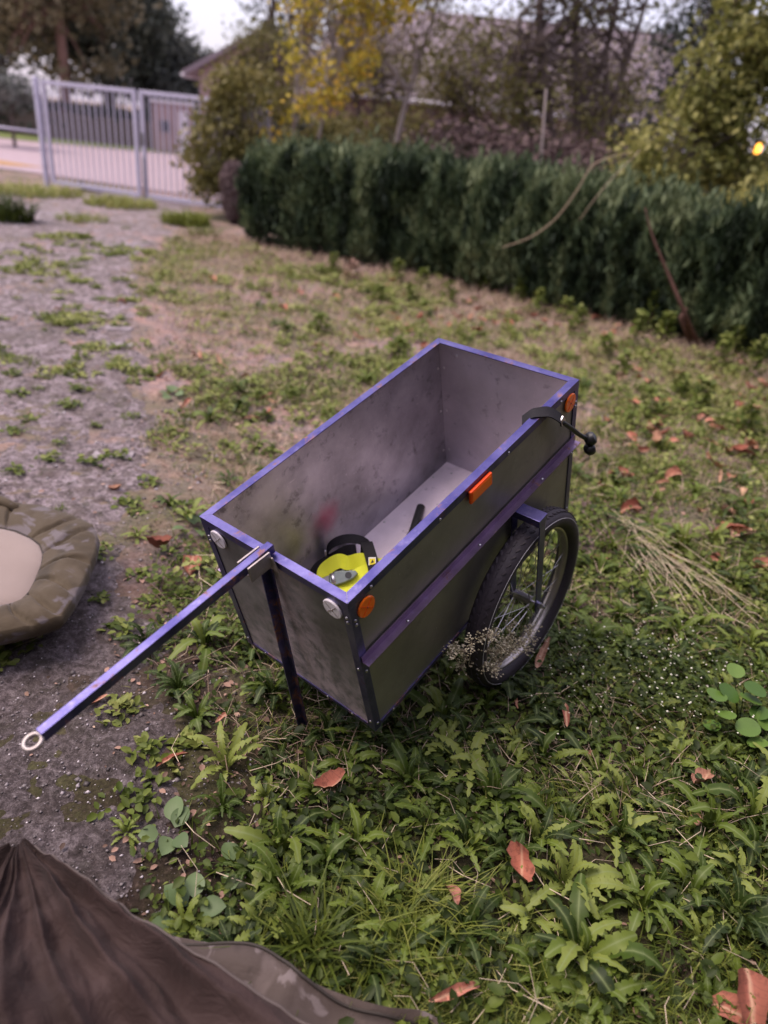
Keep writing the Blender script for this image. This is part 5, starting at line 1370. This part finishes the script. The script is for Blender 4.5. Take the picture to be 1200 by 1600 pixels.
tuft((0.187, 1.014, 0.000), 190, .14, .16, 'bright yellow-green fine grass tuft in the near foreground', 2, .55, .0042)
tuft((0.103, 0.918, 0.000), 90, .13, .13, 'loose grass tuft right of the broad-bladed tuft', 3, .45, .005)
tuft((1.018, 2.784, 0.000), 26, .20, .06, 'tall upright grass blades just right of the wheel', 4, .35, .014)
tuft((1.359, 2.856, 0.000), 22, .18, .06, 'yellow-green upright blades in the right-hand grass', 5, .5, .014)
tuft((-1.366, 2.595, 0.000), 30, .05, .05, 'tiny grass sprig behind the bedchair corner', 6, .4, .004)
tuft((0.893, 1.095, 0.000), 120, .10, .2, 'fine dark grass at the right of the near rosette', 7, .2, .003)
tuft((0.553, 1.364, 0.000), 70, .10, .15, 'thin grass between dandelions right of the wheel', 8, .3, .003)
tuft((-4.805, 10.850, 0.000), 300, .16, .7, 'yellow-green grass tuft on the drive before the gate', 9, .6, .012)
tuft((-5.062, 13.005, 0.000), 700, .24, 1.1, 'long yellow-green grass at the foot of the middle gate post', 10, .72, .02)
tuft((-6.769, 13.322, 0.000), 800, .26, 1.5, 'yellow-green grass at the foot of the left gate post', 11, .72, .02)
tuft((-3.557, 11.680, 0.000), 600, .28, .7, 'bright green grass clump right of the drive near the gate', 12, .55, .02)
tuft((-2.960, 10.604, 0.000), 160, .24, .4, 'smaller green grass clump before the dead brown shrub', 13, .45, .012)
tuft((-3.468, 7.495, 0.000), 90, .10, .3, 'grass patch in the middle of the drive', 14, .35, .008)
tuft((-2.418, 4.396, 0.000), 90, .07, .18, 'low grass patch at the left edge of the drive', 15, .4, .006)
tuft((-5.529, 10.092, 0.000), 260, .5, .6, 'dark leafy clump at the left edge of the drive', 16, .05, .03)

# small-leaved ground cover: one mass
def leaflets(xs, ys, zs, size, t, tilt=.6):
    n = len(xs); az = rng.random(n) * 6.28; el = (rng.random(n) - .35) * tilt; rl_ = (rng.random(n) - .5) * 1.2
    ux = np.stack([np.cos(az) * np.cos(el), np.sin(az) * np.cos(el), np.sin(el)], 1)
    vx = np.stack([-np.sin(az), np.cos(az), np.zeros(n)], 1); wz = np.cross(ux, vx)
    vx = vx * np.cos(rl_)[:, None] + wz * np.sin(rl_)[:, None]
    P0 = np.stack([xs, ys, zs], 1); s_ = size[:, None]
    fold = wz * (s_ * .12)
    V = np.stack([P0, P0 + ux * s_ * .35 + vx * s_ * .30 + fold, P0 + ux * s_ * .75 + vx * s_ * .24 + fold, P0 + ux * s_, P0 + ux * s_ * .75 - vx * s_ * .24 + fold, P0 + ux * s_ * .35 - vx * s_ * .30 + fold], 1).reshape(-1, 3)
    f0 = np.array([(0, 1, 2, 3), (0, 3, 4, 5)])
    Fq = (f0[None] + (np.arange(n) * 6)[:, None, None]).reshape(-1, 4)
    return V, Fq, np.repeat(t, 2)
xs, ys = scatter(170000, .7, 10.0, 1.35, lambda x, y: cover(x, y) * np.clip((fbm(x * 2.2, y * 2.2, 81) - .38) * 5, .08, 1))
n = len(xs)
V, Fq, t = leaflets(xs, ys, gz(xs, ys) + .004 + .04 * rng.random(n) ** 2, .010 + .016 * rng.random(n) ** 1.5 + .0022 * ys, np.clip(.15 + .55 * rng.random(n) + .4 * (fbm(xs, ys, 83) - .5) + np.clip(ys - 1.9, 0, 4) * .10, 0, 1))
o = link('ground_cover', fast_mesh('ground_cover', V, Fq, M['weed'], True, t)); tag(o, 'small-leaved green weeds carpeting the yard', 'weeds', kind='stuff')
n = 13000; xs = -.75 + 2.9 * rng.random(n); ys = .72 + 2.6 * rng.random(n) ** 1.2
kx = rng.random(n) < np.clip(grass_side(xs, ys) * 4, 0, 1) * np.clip((fbm(xs * 3.1, ys * 3.1, 87) - .30) * 4, .12, 1) * np.clip(xs * 1.2 + 1.0, .25, 1); xs = xs[kx]; ys = ys[kx]; n = len(xs)
V, Fq, t = leaflets(xs, ys, gz(xs, ys) + .006 + .055 * rng.random(n) ** 1.4, .018 + .026 * rng.random(n) ** 1.6, np.clip(.05 + .6 * rng.random(n) ** 1.3 + .35 * (fbm(xs * 2, ys * 2, 89) - .5), 0, 1), 1.0)
o = link('leafy_cover', fast_mesh('leafy_cover', V, Fq, M['weed'], True, t)); tag(o, 'broader-leaved low weeds filling the gaps between the dandelions', 'weeds', kind='stuff')
# straggly clumps in the middle distance and flat weeds in the drive: part of the same uncountable cover
cx_, cy_ = scatter(2600, 1.9, 10.0, 1.1, lambda x, y: np.clip(cover(x, y) * 1.1 + .10 * (grass_side(x, y) > 0), 0, 1) * np.clip((fbm(x * 1.1, y * 1.1, 95) - .36) * 4, .06, 1))
d2x = -6 + 6 * rng.random(1500); d2y = 1.2 + 9 * rng.random(1500) ** 1.2
kx = (grass_side(d2x, d2y) < .1) & (fbm(d2x * 1.6, d2y * 1.6, 97) > .55); cx_ = np.concatenate([cx_, d2x[kx]]); cy_ = np.concatenate([cy_, d2y[kx]])
dr_ = np.concatenate([np.zeros(len(cx_) - kx.sum()), np.ones(kx.sum())])
per = 30; m = len(cx_); rad = np.repeat(.03 + .07 * rng.random(m) ** 1.5 + .004 * cy_, per); hh_ = np.repeat((.03 + .10 * rng.random(m) ** 2) * (1 - .75 * dr_), per); a = rng.random(m * per) * 6.28; q_ = np.sqrt(rng.random(m * per))
xs = np.repeat(cx_, per) + np.cos(a) * rad * q_; ys = np.repeat(cy_, per) + np.sin(a) * rad * q_
ct_ = np.repeat(rng.random(m), per); n = len(xs)
V, Fq, t = leaflets(xs, ys, np.maximum(gz(xs, ys), np.where(grass_side(xs, ys) < .1, drive_z(xs, ys), -1)) + .004 + hh_ * (1 - q_ ** 2) * rng.random(n) ** .5, .014 + .020 * rng.random(n) + .0025 * ys, np.clip(.28 + .45 * ct_ + .35 * rng.random(n) + np.clip(ys - 2.0, 0, 4) * .05, 0, 1), 1.1)
o = link('weed_clumps', fast_mesh('weed_clumps', V, Fq, M['weed'], True, t)); tag(o, 'straggly low weed clumps across the yard and drive', 'weeds', kind='stuff')
# dry grass, thickest towards the hedge
xs, ys = scatter(95000, 1.3, 10.8, 1.0, lambda x, y: np.where(behind_hedge(x, y) & (x > -2.4), 0, np.clip(grass_side(x, y) * 2, 0, 1) * np.clip(.26 + .55 * (hedge_dist(x, y) < 2.8) * np.clip((fbm(x * 1.8, y * 1.8, 99) - .40) * 6, 0, 1) + .35 * np.clip((fbm(x * 2.2, y * 2.2, 101) - .52) * 7, 0, 1), 0, 1)))
n = len(xs)
V, Fq, t = blades(xs, ys, (.03 + .10 * rng.random(n) ** 2) * np.where(hedge_dist(xs, ys) < 1.3, 1.5, 1), .0015 + .0007 * ys, .5 + 1.0 * rng.random(n), rng.random(n))
o = link('dry_grass', fast_mesh('dry_grass', V, Fq, M['dry'], True, t)); tag(o, 'dry tan grass standing between the weeds and along the hedge', 'grass', kind='stuff')
# isolated weeds on the drive, each a small plant
def sprig(seed):
    global rng
    r0 = rng; rng = np.random.default_rng(seed); n = 34
    a = rng.random(n) * 6.28; rr_ = .07 * rng.random(n) ** .7
    V, Fq, t = leaflets(np.cos(a) * rr_, np.sin(a) * rr_, .004 + .022 * rng.random(n), .022 + .025 * rng.random(n), np.clip(.3 + .6 * rng.random(n), 0, 1)); rng = r0
    return fast_mesh('sprig', V, Fq, M['weed'], True, t)
SPR = [sprig(i) for i in range(6)]
dsp = [(-1.596, 3.519, 0.000), (-1.466, 3.636, 0.000), (-1.627, 3.064, 0.000), (-1.417, 3.083, 0.000), (-1.922, 3.545, 0.000), (-1.636, 3.222, 0.000), (-1.894, 4.051, 0.000), (-2.233, 4.187, 0.000), (-1.910, 3.314, 0.000), (-1.330, 3.184, 0.000), (-1.025, 2.675, 0.000), (-1.148, 2.900, 0.000), (-1.688, 2.936, 0.000), (-1.108, 2.332, 0.000), (-1.049, 2.249, 0.000), (-2.390, 4.889, 0.000), (-2.326, 5.290, 0.000), (-2.046, 4.945, 0.000), (-2.689, 5.128, 0.000), (-2.535, 4.501, 0.000), (-2.729, 6.001, 0.000), (-3.003, 6.121, 0.000), (-2.682, 6.292, 0.000), (-2.887, 7.112, 0.000), (-3.476, 6.754, 0.000), (-3.243, 5.992, 0.000), (-2.786, 7.543, 0.000), (-1.694, 4.248, 0.000), (-2.168, 4.493, 0.000), (-2.207, 3.825, 0.000), (-1.883, 4.314, 0.000), (-1.686, 4.838, 0.000), (-2.811, 5.485, 0.000), (-1.829, 3.729, 0.000), (-3.053, 5.369, 0.000), (-3.477, 7.912, 0.000), (-3.899, 8.070, 0.000), (-3.895, 7.620, 0.000), (-1.117, 2.776, 0.000), (-0.947, 2.054, 0.000), (-0.817, 1.890, 0.000), (-0.859, 2.198, 0.000), (-1.797, 3.739, 0.000), (-2.128, 3.970, 0.000), (-2.342, 5.710, 0.000), (-3.188, 6.929, 0.000), (-3.939, 7.181, 0.000), (-3.458, 8.395, 0.000), (-3.414, 9.541, 0.000), (-3.989, 10.419, 0.000), (-4.283, 9.441, 0.000), (-4.629, 9.136, 0.000), (-0.774, 2.088, 0.000), (-0.775, 2.403, 0.000), (-0.639, 1.342, 0.000), (-0.655, 1.234, 0.000), (-0.540, 1.260, 0.000)]
for i, p in enumerate(dsp):
    x, y = p[0] + random.uniform(-.04, .04), p[1] + random.uniform(-.05, .05)
    if y < 1.7: continue
    o = link('drive_weed', SPR[i % 6]); o.location = (x, y, float(drive_z(x, y))); s_ = random.uniform(.35, .85) * (1 + .06 * y); o.scale = (s_, s_, s_ * .9); o.rotation_euler = (0, 0, random.random() * 6)
    tag(o, 'small sprig of weed growing through the worn drive', 'weed', 'weeds in the worn drive')
# debris flakes
xs, ys = scatter(30000, .7, 10.5, 1.5, lambda x, y: np.clip(np.where(behind_hedge(x, y) & (x > -2.4), 0, .25 + .5 * (hedge_dist(x, y) < 2.2) + .2 * (fbm(x * 1.7, y * 1.7, 44) > .5)) * np.clip(grass_side(x, y) * 2 + .6, 0.06, 1), 0, 1))
n = len(xs)
k = NT('leaf_debris'); k.set(color=k.ramp(k.attr(), [(0, (.05, .03, .022)), (.5, (.19, .115, .085)), (.85, (.36, .22, .17)), (1, (.50, .36, .27))]), rough=.85); M['debris'] = k.m
V, Fq, t = leaflets(xs, ys, np.maximum(gz(xs, ys), np.where(grass_side(xs, ys) < 0, drive_z(xs, ys), -1)) + .002 + .006 * rng.random(n), .006 + .020 * rng.random(n) ** 2 + .0022 * ys, rng.random(n), .3)
o = link('leaf_debris', fast_mesh('leaf_debris', V, Fq, M['debris'], False, t)); tag(o, 'fine dry leaf debris on the soil', 'debris', kind='stuff')

# white-flowered weed patch right of the wheel
xs = 0.934 + .20 * rng.normal(size=1500) ; ys = 1.854 + .16 * rng.normal(size=1500); n = len(xs)
V, Fq, t = leaflets(xs, ys, gz(xs, ys) + .01 + .09 * rng.random(n), .012 + .014 * rng.random(n), np.clip(.1 + .45 * rng.random(n), 0, 1))
o = link('flowering_weeds', fast_mesh('flowering_weeds', V, Fq, M['weed'], True, t)); tag(o, 'patch of low weeds with tiny white flowers right of the wheel', 'weeds', kind='stuff')
M['petal'] = plain('white_petal', (.75, .74, .62), .6, 0, .1, 50)
n = 240; xs = 0.934 + .20 * rng.normal(size=n); ys = 1.854 + .16 * rng.normal(size=n)
V, Fq, t = stones(n, xs, ys, .0026, .0052, gz(xs, ys) + .085 + .05 * rng.random(n))
f2 = link('white_flowers', fast_mesh('white_flowers', V, Fq, M['petal']), o); f2['kind'] = 'stuff'

# seed panicle standing in front of the wheel
k = NT('pale_seed'); k.set(color=k.ramp(k.attr(), [(0, (.45, .38, .22)), (1, (.88, .80, .58))]), rough=.6); M['seed'] = k.m
sp = thing('seed_head', 'dry plant with clouds of tiny cream seeds leaning against the wheel', 'plant', (0.355, 1.777, 0.000))
sb = Vector(sp.location); tubes = MB(); SV = []
for q, c_ in enumerate([(0.415, 1.706, 0.264), (0.471, 1.773, 0.210), (0.389, 1.669, 0.260), (0.428, 1.726, 0.203), (0.510, 1.840, 0.179), (0.409, 1.711, 0.250), (0.467, 1.784, 0.189), (0.397, 1.688, 0.254), (0.415, 1.719, 0.307), (0.461, 1.780, 0.193), (0.502, 1.823, 0.142), (0.506, 1.843, 0.180), (0.499, 1.813, 0.240), (0.424, 1.720, 0.210), (0.336, 1.633, 0.324), (0.310, 1.603, 0.339), (0.347, 1.656, 0.248), (0.393, 1.734, 0.196), (0.343, 1.660, 0.317), (0.392, 1.712, 0.209), (0.349, 1.667, 0.309), (0.323, 1.594, 0.354), (0.372, 1.661, 0.239), (0.353, 1.639, 0.312), (0.312, 1.620, 0.286), (0.272, 1.524, 0.372), (0.279, 1.641, 0.234), (0.306, 1.685, 0.179), (0.240, 1.570, 0.317), (0.221, 1.531, 0.332), (0.255, 1.553, 0.324), (0.292, 1.663, 0.220), (0.288, 1.624, 0.243), (0.268, 1.606, 0.222), (0.384, 1.679, 0.159), (0.371, 1.656, 0.192), (0.336, 1.615, 0.232), (0.369, 1.636, 0.199)]):
    c_ = Vector(c_); tubes.tube([(0, 0, 0), (c_ - sb) * .5 + Vector((random.uniform(-.02, .02), random.uniform(-.02, .02), .01)), c_ - sb], [.0016, .0012, .0008], 5)
    for w_ in range(30):
        d_ = Vector((random.gauss(0, 1), random.gauss(0, 1), random.gauss(0, 1))).normalized() * random.uniform(.008, .030)
        tip = c_ + d_ - sb; SV.append(tip)
        tubes.tube([c_ - sb, tip], .00025, 3, caps=False)
tubes.build('stems', M['straw'], sp)
n = len(SV); A_ = np.array(SV)
V, Fq, t = stones(n, A_[:, 0], A_[:, 1], .0030, .0052, A_[:, 2])
o = link('seeds', fast_mesh('seeds', V, Fq, M['seed'], True, t), sp); o['kind'] = 'stuff'

# dry straw lying in the grass right of the wheel
sw = thing('dry_straw', 'bundle of pale dry grass stalks lying right of the wheel', 'straw', (1.182, 2.463, 0.000))
b = MB(); b0 = Vector((1.093, 2.976, 0.000)) - Vector(sw.location); b1 = Vector((1.354, 2.162, 0.000)) - Vector(sw.location)
for q in range(48):
    p0 = b0.lerp(b1, random.uniform(-.1, .55)) + Vector((random.gauss(0, .05), random.gauss(0, .045), random.uniform(.03, .07)))
    p1 = p0 + Matrix.Rotation(random.gauss(0, .35), 3, 'Z') @ ((b1 - b0) * random.uniform(.2, .6)) + Vector((0, 0, random.uniform(-.02, .02)))
    b.tube([p0, p0.lerp(p1, .5) + Vector((random.gauss(0, .01), random.gauss(0, .01), random.uniform(0, .03))), p1], .0011, 4, caps=False)
o = b.build('stalks', M['straw'], sw); o['kind'] = 'stuff'
# scattered dry stalks
xs, ys = scatter(1500, .75, 6, 1.5, lambda x, y: np.clip(grass_side(x, y) * 3 + .15, 0.03, 1) * .8)
b = MB()
for x, y in zip(xs, ys):
    a = random.random() * 6.28; l_ = random.uniform(.04, .16); z = float(gz(x, y)) + random.uniform(.01, .05)
    b.tube([(x, y, z), (x + math.cos(a) * l_ * .5, y + math.sin(a) * l_ * .5, z + random.uniform(0, .02)), (x + math.cos(a + .3) * l_, y + math.sin(a + .3) * l_, z + random.uniform(-.02, .03))], .0007 + .00025 * y, 3, caps=False)
o = b.build('dry_stalks', M['straw']); tag(o, 'thin dry stalks strewn through the weeds', 'stalks', kind='stuff')

# fallen leaves
k = NT('fallen_leaf')
c = k.ramp(k.orand(), [(0, (.24, .085, .058)), (.25, (.40, .150, .100)), (.5, (.54, .235, .165)), (.7, (.46, .27, .18)), (.85, (.54, .35, .23)), (1, (.32, .14, .10))])
c = k.mix(k.ramp(k.noise(60, 5, .7), [(.48, 0.0), (.62, .75)]), c, (.13, .05, .034))
ps = k.pos(); ay = k.math('ABSOLUTE', ps[1])
vein = k.math('SINE', k.math('MULTIPLY', k.math('SUBTRACT', ps[0], k.math('MULTIPLY', ay, .8)), 620.0))
c = k.mix(k.ramp(vein, [(.80, 0.0), (1.0, .35)]), c, (.14, .055, .04))
c = k.mix(k.ramp(ay, [(.0006, .7), (.0016, 0.0)]), c, (.50, .33, .22))
k.set(color=c, rough=.75); k.b.inputs['Specular IOR Level'].default_value = .25; M['fallen'] = k.m
def fallen_mesh(seed, long_=1.0):
    r_ = random.Random(seed); n = 9; L = .075; V = []; Fc = []
    bend = r_.uniform(-1.4, 2.4); roll = r_.uniform(.7, 2.0); tw = r_.uniform(-.9, .9)
    for i in range(n):
        s_ = i / (n - 1); hw = .5 * L * .55 / long_ * math.sin(math.pi * (.04 + .93 * s_ ** .9)) ** .65 * (1 + .18 * r_.uniform(-1, 1))
        for j in (-1, -.5, 0, .5, 1):
            y = hw * j; z = roll * abs(j) ** 1.5 * hw * .7 + bend * L * (s_ - .5) ** 2 * .8 + .0035 * r_.uniform(-1, 1)
            a = tw * (s_ - .5); V.append(((s_ - .5) * L * long_ ** .5, y * math.cos(a) - z * math.sin(a), y * math.sin(a) + z * math.cos(a) + .006))
    for i in range(n - 1):
        for j in range(4): Fc.append((i * 5 + j, i * 5 + j + 1, (i + 1) * 5 + j + 1, (i + 1) * 5 + j))
    z0 = min(v_[2] for v_ in V)
    return pyd('fallen_leaf', [(x, y, z - z0) for x, y, z in V], Fc, M['fallen'])
FL = [fallen_mesh(i, 1.0 if i < 6 else 2.2) for i in range(9)]
named_leaves = [
 ((-0.058, 1.273, 0.000), 1.15, 0, .06, 'curled salmon leaf lying in front of the trailer among dandelions'),
 ((0.569, 1.884, 0.000), 1.35, 6, .075, 'long red-brown leaf leaning at the foot of the tyre'),
 ((0.614, 1.639, 0.000), 1.2, 7, .06, 'red-brown leaf right of the wheel in dark weeds'),
 ((0.414, 1.096, 0.000), 1.2, 2, .06, 'folded salmon leaf in the near grass right of centre'),
 ((0.246, 1.024, 0.000), .8, 3, .05, 'tan upright leaf beside the fine grass tuft'),
 ((0.246, 0.814, 0.000), 1.15, 8, .05, 'long tan leaf strip at the bottom edge'),
 ((0.874, 0.874, 0.000), 1.7, 1, .03, 'large dark red leaf in the bottom right corner'),
 ((0.831, 0.851, 0.000), 1.3, 4, .02, 'second dark red leaf under the corner leaf'),
 ((0.960, 1.436, 0.000), 1.0, 5, .06, 'orange-brown leaf left of the upright dandelion at the right edge'),
 ((-1.224, 2.827, 0.000), .8, 0, .005, 'single salmon leaf on the bare drive above the bedchair'),
 ((-0.787, 1.509, -0.000), .9, 6, .01, 'orange leaf under the tow bar near the hitch eye'),
 ((-0.028, 1.155, 0.000), .55, 2, .02, 'small dark brown leaf in the near grass'),
 ((0.480, 1.723, 0.000), .6, 7, .03, 'small brown leaf below the tyre'),
 ((0.906, 1.318, 0.000), .7, 3, .03, 'pale tan leaf in dark weeds right of centre'),
 ((0.674, 1.525, 0.000), .5, 4, .02, 'small pale leaf in the weeds below the wheel'),
 ((-0.493, 1.347, 0.000), .8, 8, .01, 'pale tan leaf at the edge of the weeds below the tow bar'),
 ((-0.398, 1.521, 0.000), .8, 7, .02, 'pinkish dry leaf between tow bar and leg'),
 ((0.763, 2.814, 0.000), .8, 0, .16, 'salmon leaf caught between the spokes at the top of the wheel'),
]
for i, (p, sc, q, dz, lab) in enumerate(named_leaves):
    o = link('fallen_leaf', FL[q]); o.location = (p[0], p[1], float(gz(p[0], p[1])) + dz); o.scale = (sc,) * 3
    o.rotation_euler = (random.uniform(-.4, .4), random.uniform(-.3, .3), random.random() * 6.28)
    tag(o, lab, 'leaf', 'fallen leaves')
for p in [(1.734, 5.543), (1.513, 5.071), (1.679, 4.872), (1.388, 4.503), (1.693, 4.277), (1.475, 4.187), (1.865, 4.332), (2.121, 4.619), (1.998, 4.232), (2.331, 4.713), (2.337, 4.531), (2.051, 4.121), (2.128, 4.138), (2.157, 4.094), (1.280, 3.587), (1.223, 3.584), (1.856, 3.710), (1.945, 3.757), (1.205, 3.158), (1.227, 3.167), (1.217, 3.225), (1.884, 3.379), (1.648, 3.053), (1.651, 3.033), (1.036, 2.491), (1.701, 2.748), (0.468, 7.960), (0.666, 7.874), (0.787, 8.149), (0.914, 7.985), (0.976, 7.491), (0.332, 7.031), (0.409, 6.648), (0.153, 6.842), (1.169, 7.663), (1.308, 7.486), (1.406, 7.389), (1.499, 7.153), (1.594, 7.048), (1.809, 7.433), (1.935, 7.015), (2.072, 7.209), (-0.268, 8.294), (-0.585, 8.463), (-0.740, 7.424), (-1.108, 7.393), (0.053, 7.432), (-0.079, 6.749), (-0.449, 6.667), (-1.137, 6.662), (-1.010, 4.521), (-0.822, 4.248), (-1.421, 4.834), (-1.552, 4.424), (-1.234, 3.942), (-0.745, 4.122), (-0.737, 3.924), (-0.825, 3.846), (-1.255, 4.810), (-2.815, 5.737), (-2.491, 6.236), (-2.446, 7.852), (-2.048, 7.605), (-0.226, 6.192), (0.014, 6.243), (0.179, 5.894), (-0.370, 5.886), (-0.650, 5.491), (1.946, 5.483), (2.282, 6.455), (2.303, 5.877), (2.454, 5.696), (2.633, 5.412), (2.060, 4.811), (1.922, 4.946), (-0.521, 3.010), (-0.875, 2.368), (-0.716, 2.277), (0.645, 7.104), (0.742, 7.088), (1.028, 8.656), (0.555, 8.552), (1.807, 8.371), (2.018, 7.743), (1.931, 6.564), (1.935, 5.922), (2.618, 5.068), (1.568, 3.631), (1.117, 3.396), (2.681, 6.221), (1.917, 4.042), (2.136, 4.522), (1.714, 3.240), (1.662, 5.916), (1.491, 2.740), (1.489, 3.968), (2.105, 4.700), (1.792, 4.592), (1.470, 3.529), (1.644, 4.338), (3.123, 6.714), (1.561, 3.209), (1.846, 5.020), (2.560, 5.185), (1.432, 4.062), (2.673, 5.944), (1.716, 4.491), (2.233, 4.261), (2.797, 5.637), (1.428, 3.426), (2.274, 4.236), (1.894, 5.598), (2.224, 5.322), (1.703, 3.010), (1.577, 4.648), (1.904, 3.550), (2.342, 4.673), (1.510, 4.582), (2.469, 5.030), (1.631, 4.136), (1.743, 4.194), (2.976, 5.806), (0.937, 2.670), (1.647, 2.720), (1.287, 2.727), (2.825, 5.406), (1.652, 2.997), (1.915, 3.902), (1.656, 4.440), (1.960, 5.854), (2.155, 4.847), (3.105, 6.517), (2.216, 7.769), (2.110, 7.205), (2.308, 8.198), (-0.383, 6.477), (-0.024, 7.811), (1.480, 7.934), (0.657, 6.530), (1.405, 8.327), (0.251, 6.576), (0.864, 6.939), (0.542, 8.508), (1.003, 7.036), (0.025, 6.471), (2.174, 7.430), (2.552, 10.527), (1.282, 6.948), (-0.345, 7.673), (0.296, 7.370), (0.761, 7.611), (2.331, 10.297), (-0.372, 8.189), (-0.207, 8.635), (2.342, 7.534), (-0.248, 7.127), (0.449, 8.019), (0.507, 7.093), (1.311, 8.355), (0.066, 7.806), (-0.135, 6.954), (1.792, 8.575)]:
    sc = random.uniform(.9, 1.6); o = link('fallen_leaf', random.choice(FL)); o.location = (p[0], p[1], float(gz(p[0], p[1])) + random.uniform(.005, .03)); o.scale = (sc,) * 3
    o.rotation_euler = (random.uniform(-.5, .5), random.uniform(-.5, .5), random.random() * 6.28)
    tag(o, 'dry orange-pink leaf lying in the grass or leaf litter', 'leaf', 'scattered fallen leaves')

# weeds standing along the hedge foot
for i, (p, h_) in enumerate((((2.482, 7.447, 0.000), .42), ((2.540, 7.085, 0.000), .30), ((0.929, 8.791, 0.000), .26), ((-0.149, 8.774, 0.000), .24), ((-0.659, 8.465, 0.000), .22), ((0.443, 7.968, 0.000), .2), ((1.652, 7.626, 0.000), .22), ((-1.763, 10.563, 0.000), .35), ((-1.556, 10.401, 0.000), .30), ((0.025, 7.744, 0.000), .16), ((1.269, 8.411, 0.000), .24), ((3.068, 6.723, 0.000), .3), ((1.743, 6.198, 0.000), .2), ((-0.307, 7.565, 0.000), .16), ((-0.708, 6.016, 0.000), .16), ((-0.032, 5.494, 0.000), .16), ((2.131, 5.292, 0.000), .16), ((2.151, 6.685, 0.000), .34), ((2.795, 6.306, 0.000), .30), ((2.995, 6.095, 0.000), .34), ((1.686, 7.090, 0.000), .26), ((1.407, 7.810, 0.000), .26), ((1.778, 5.651, 0.000), .2), ((2.186, 5.023, 0.000), .2), ((2.332, 4.564, 0.000), .2), ((1.735, 4.747, 0.000), .18), ((-0.913, 8.733, 0.000), .22), ((0.159, 8.547, 0.000), .2))):
    keep = rng; rng = np.random.default_rng(900 + i); n = int(60 + 130 * h_ / .4)
    zz = h_ * rng.random(n); rad = (.10 * (1 - zz / h_) + .03) * np.sqrt(rng.random(n)); a = rng.random(n) * 6.28
    V, Fq, t = leaflets(np.cos(a) * rad, np.sin(a) * rad, zz, .03 + .035 * rng.random(n), np.clip(.45 + .5 * rng.random(n), 0, 1), 1.2); rng = keep
    dry_ = i in (4, 7, 8)
    t_ = thing('hedge_weed', 'leafy weed stem standing at the foot of the hedge' if not dry_ else 'dry brown weed stem at the hedge foot', 'weed', (p[0], p[1], float(gz(p[0], p[1]))), 0, 'weeds along the hedge foot')
    link('leaves', fast_mesh('leaves', V, Fq, M['debris'] if dry_ else M['weed'], True, t), t_)
    MB().tube([(0, 0, 0), (.01, .0, h_ * .5), (-.01, .01, h_)], [.004, .003, .0015], 5).build('stem', M['straw'], t_)
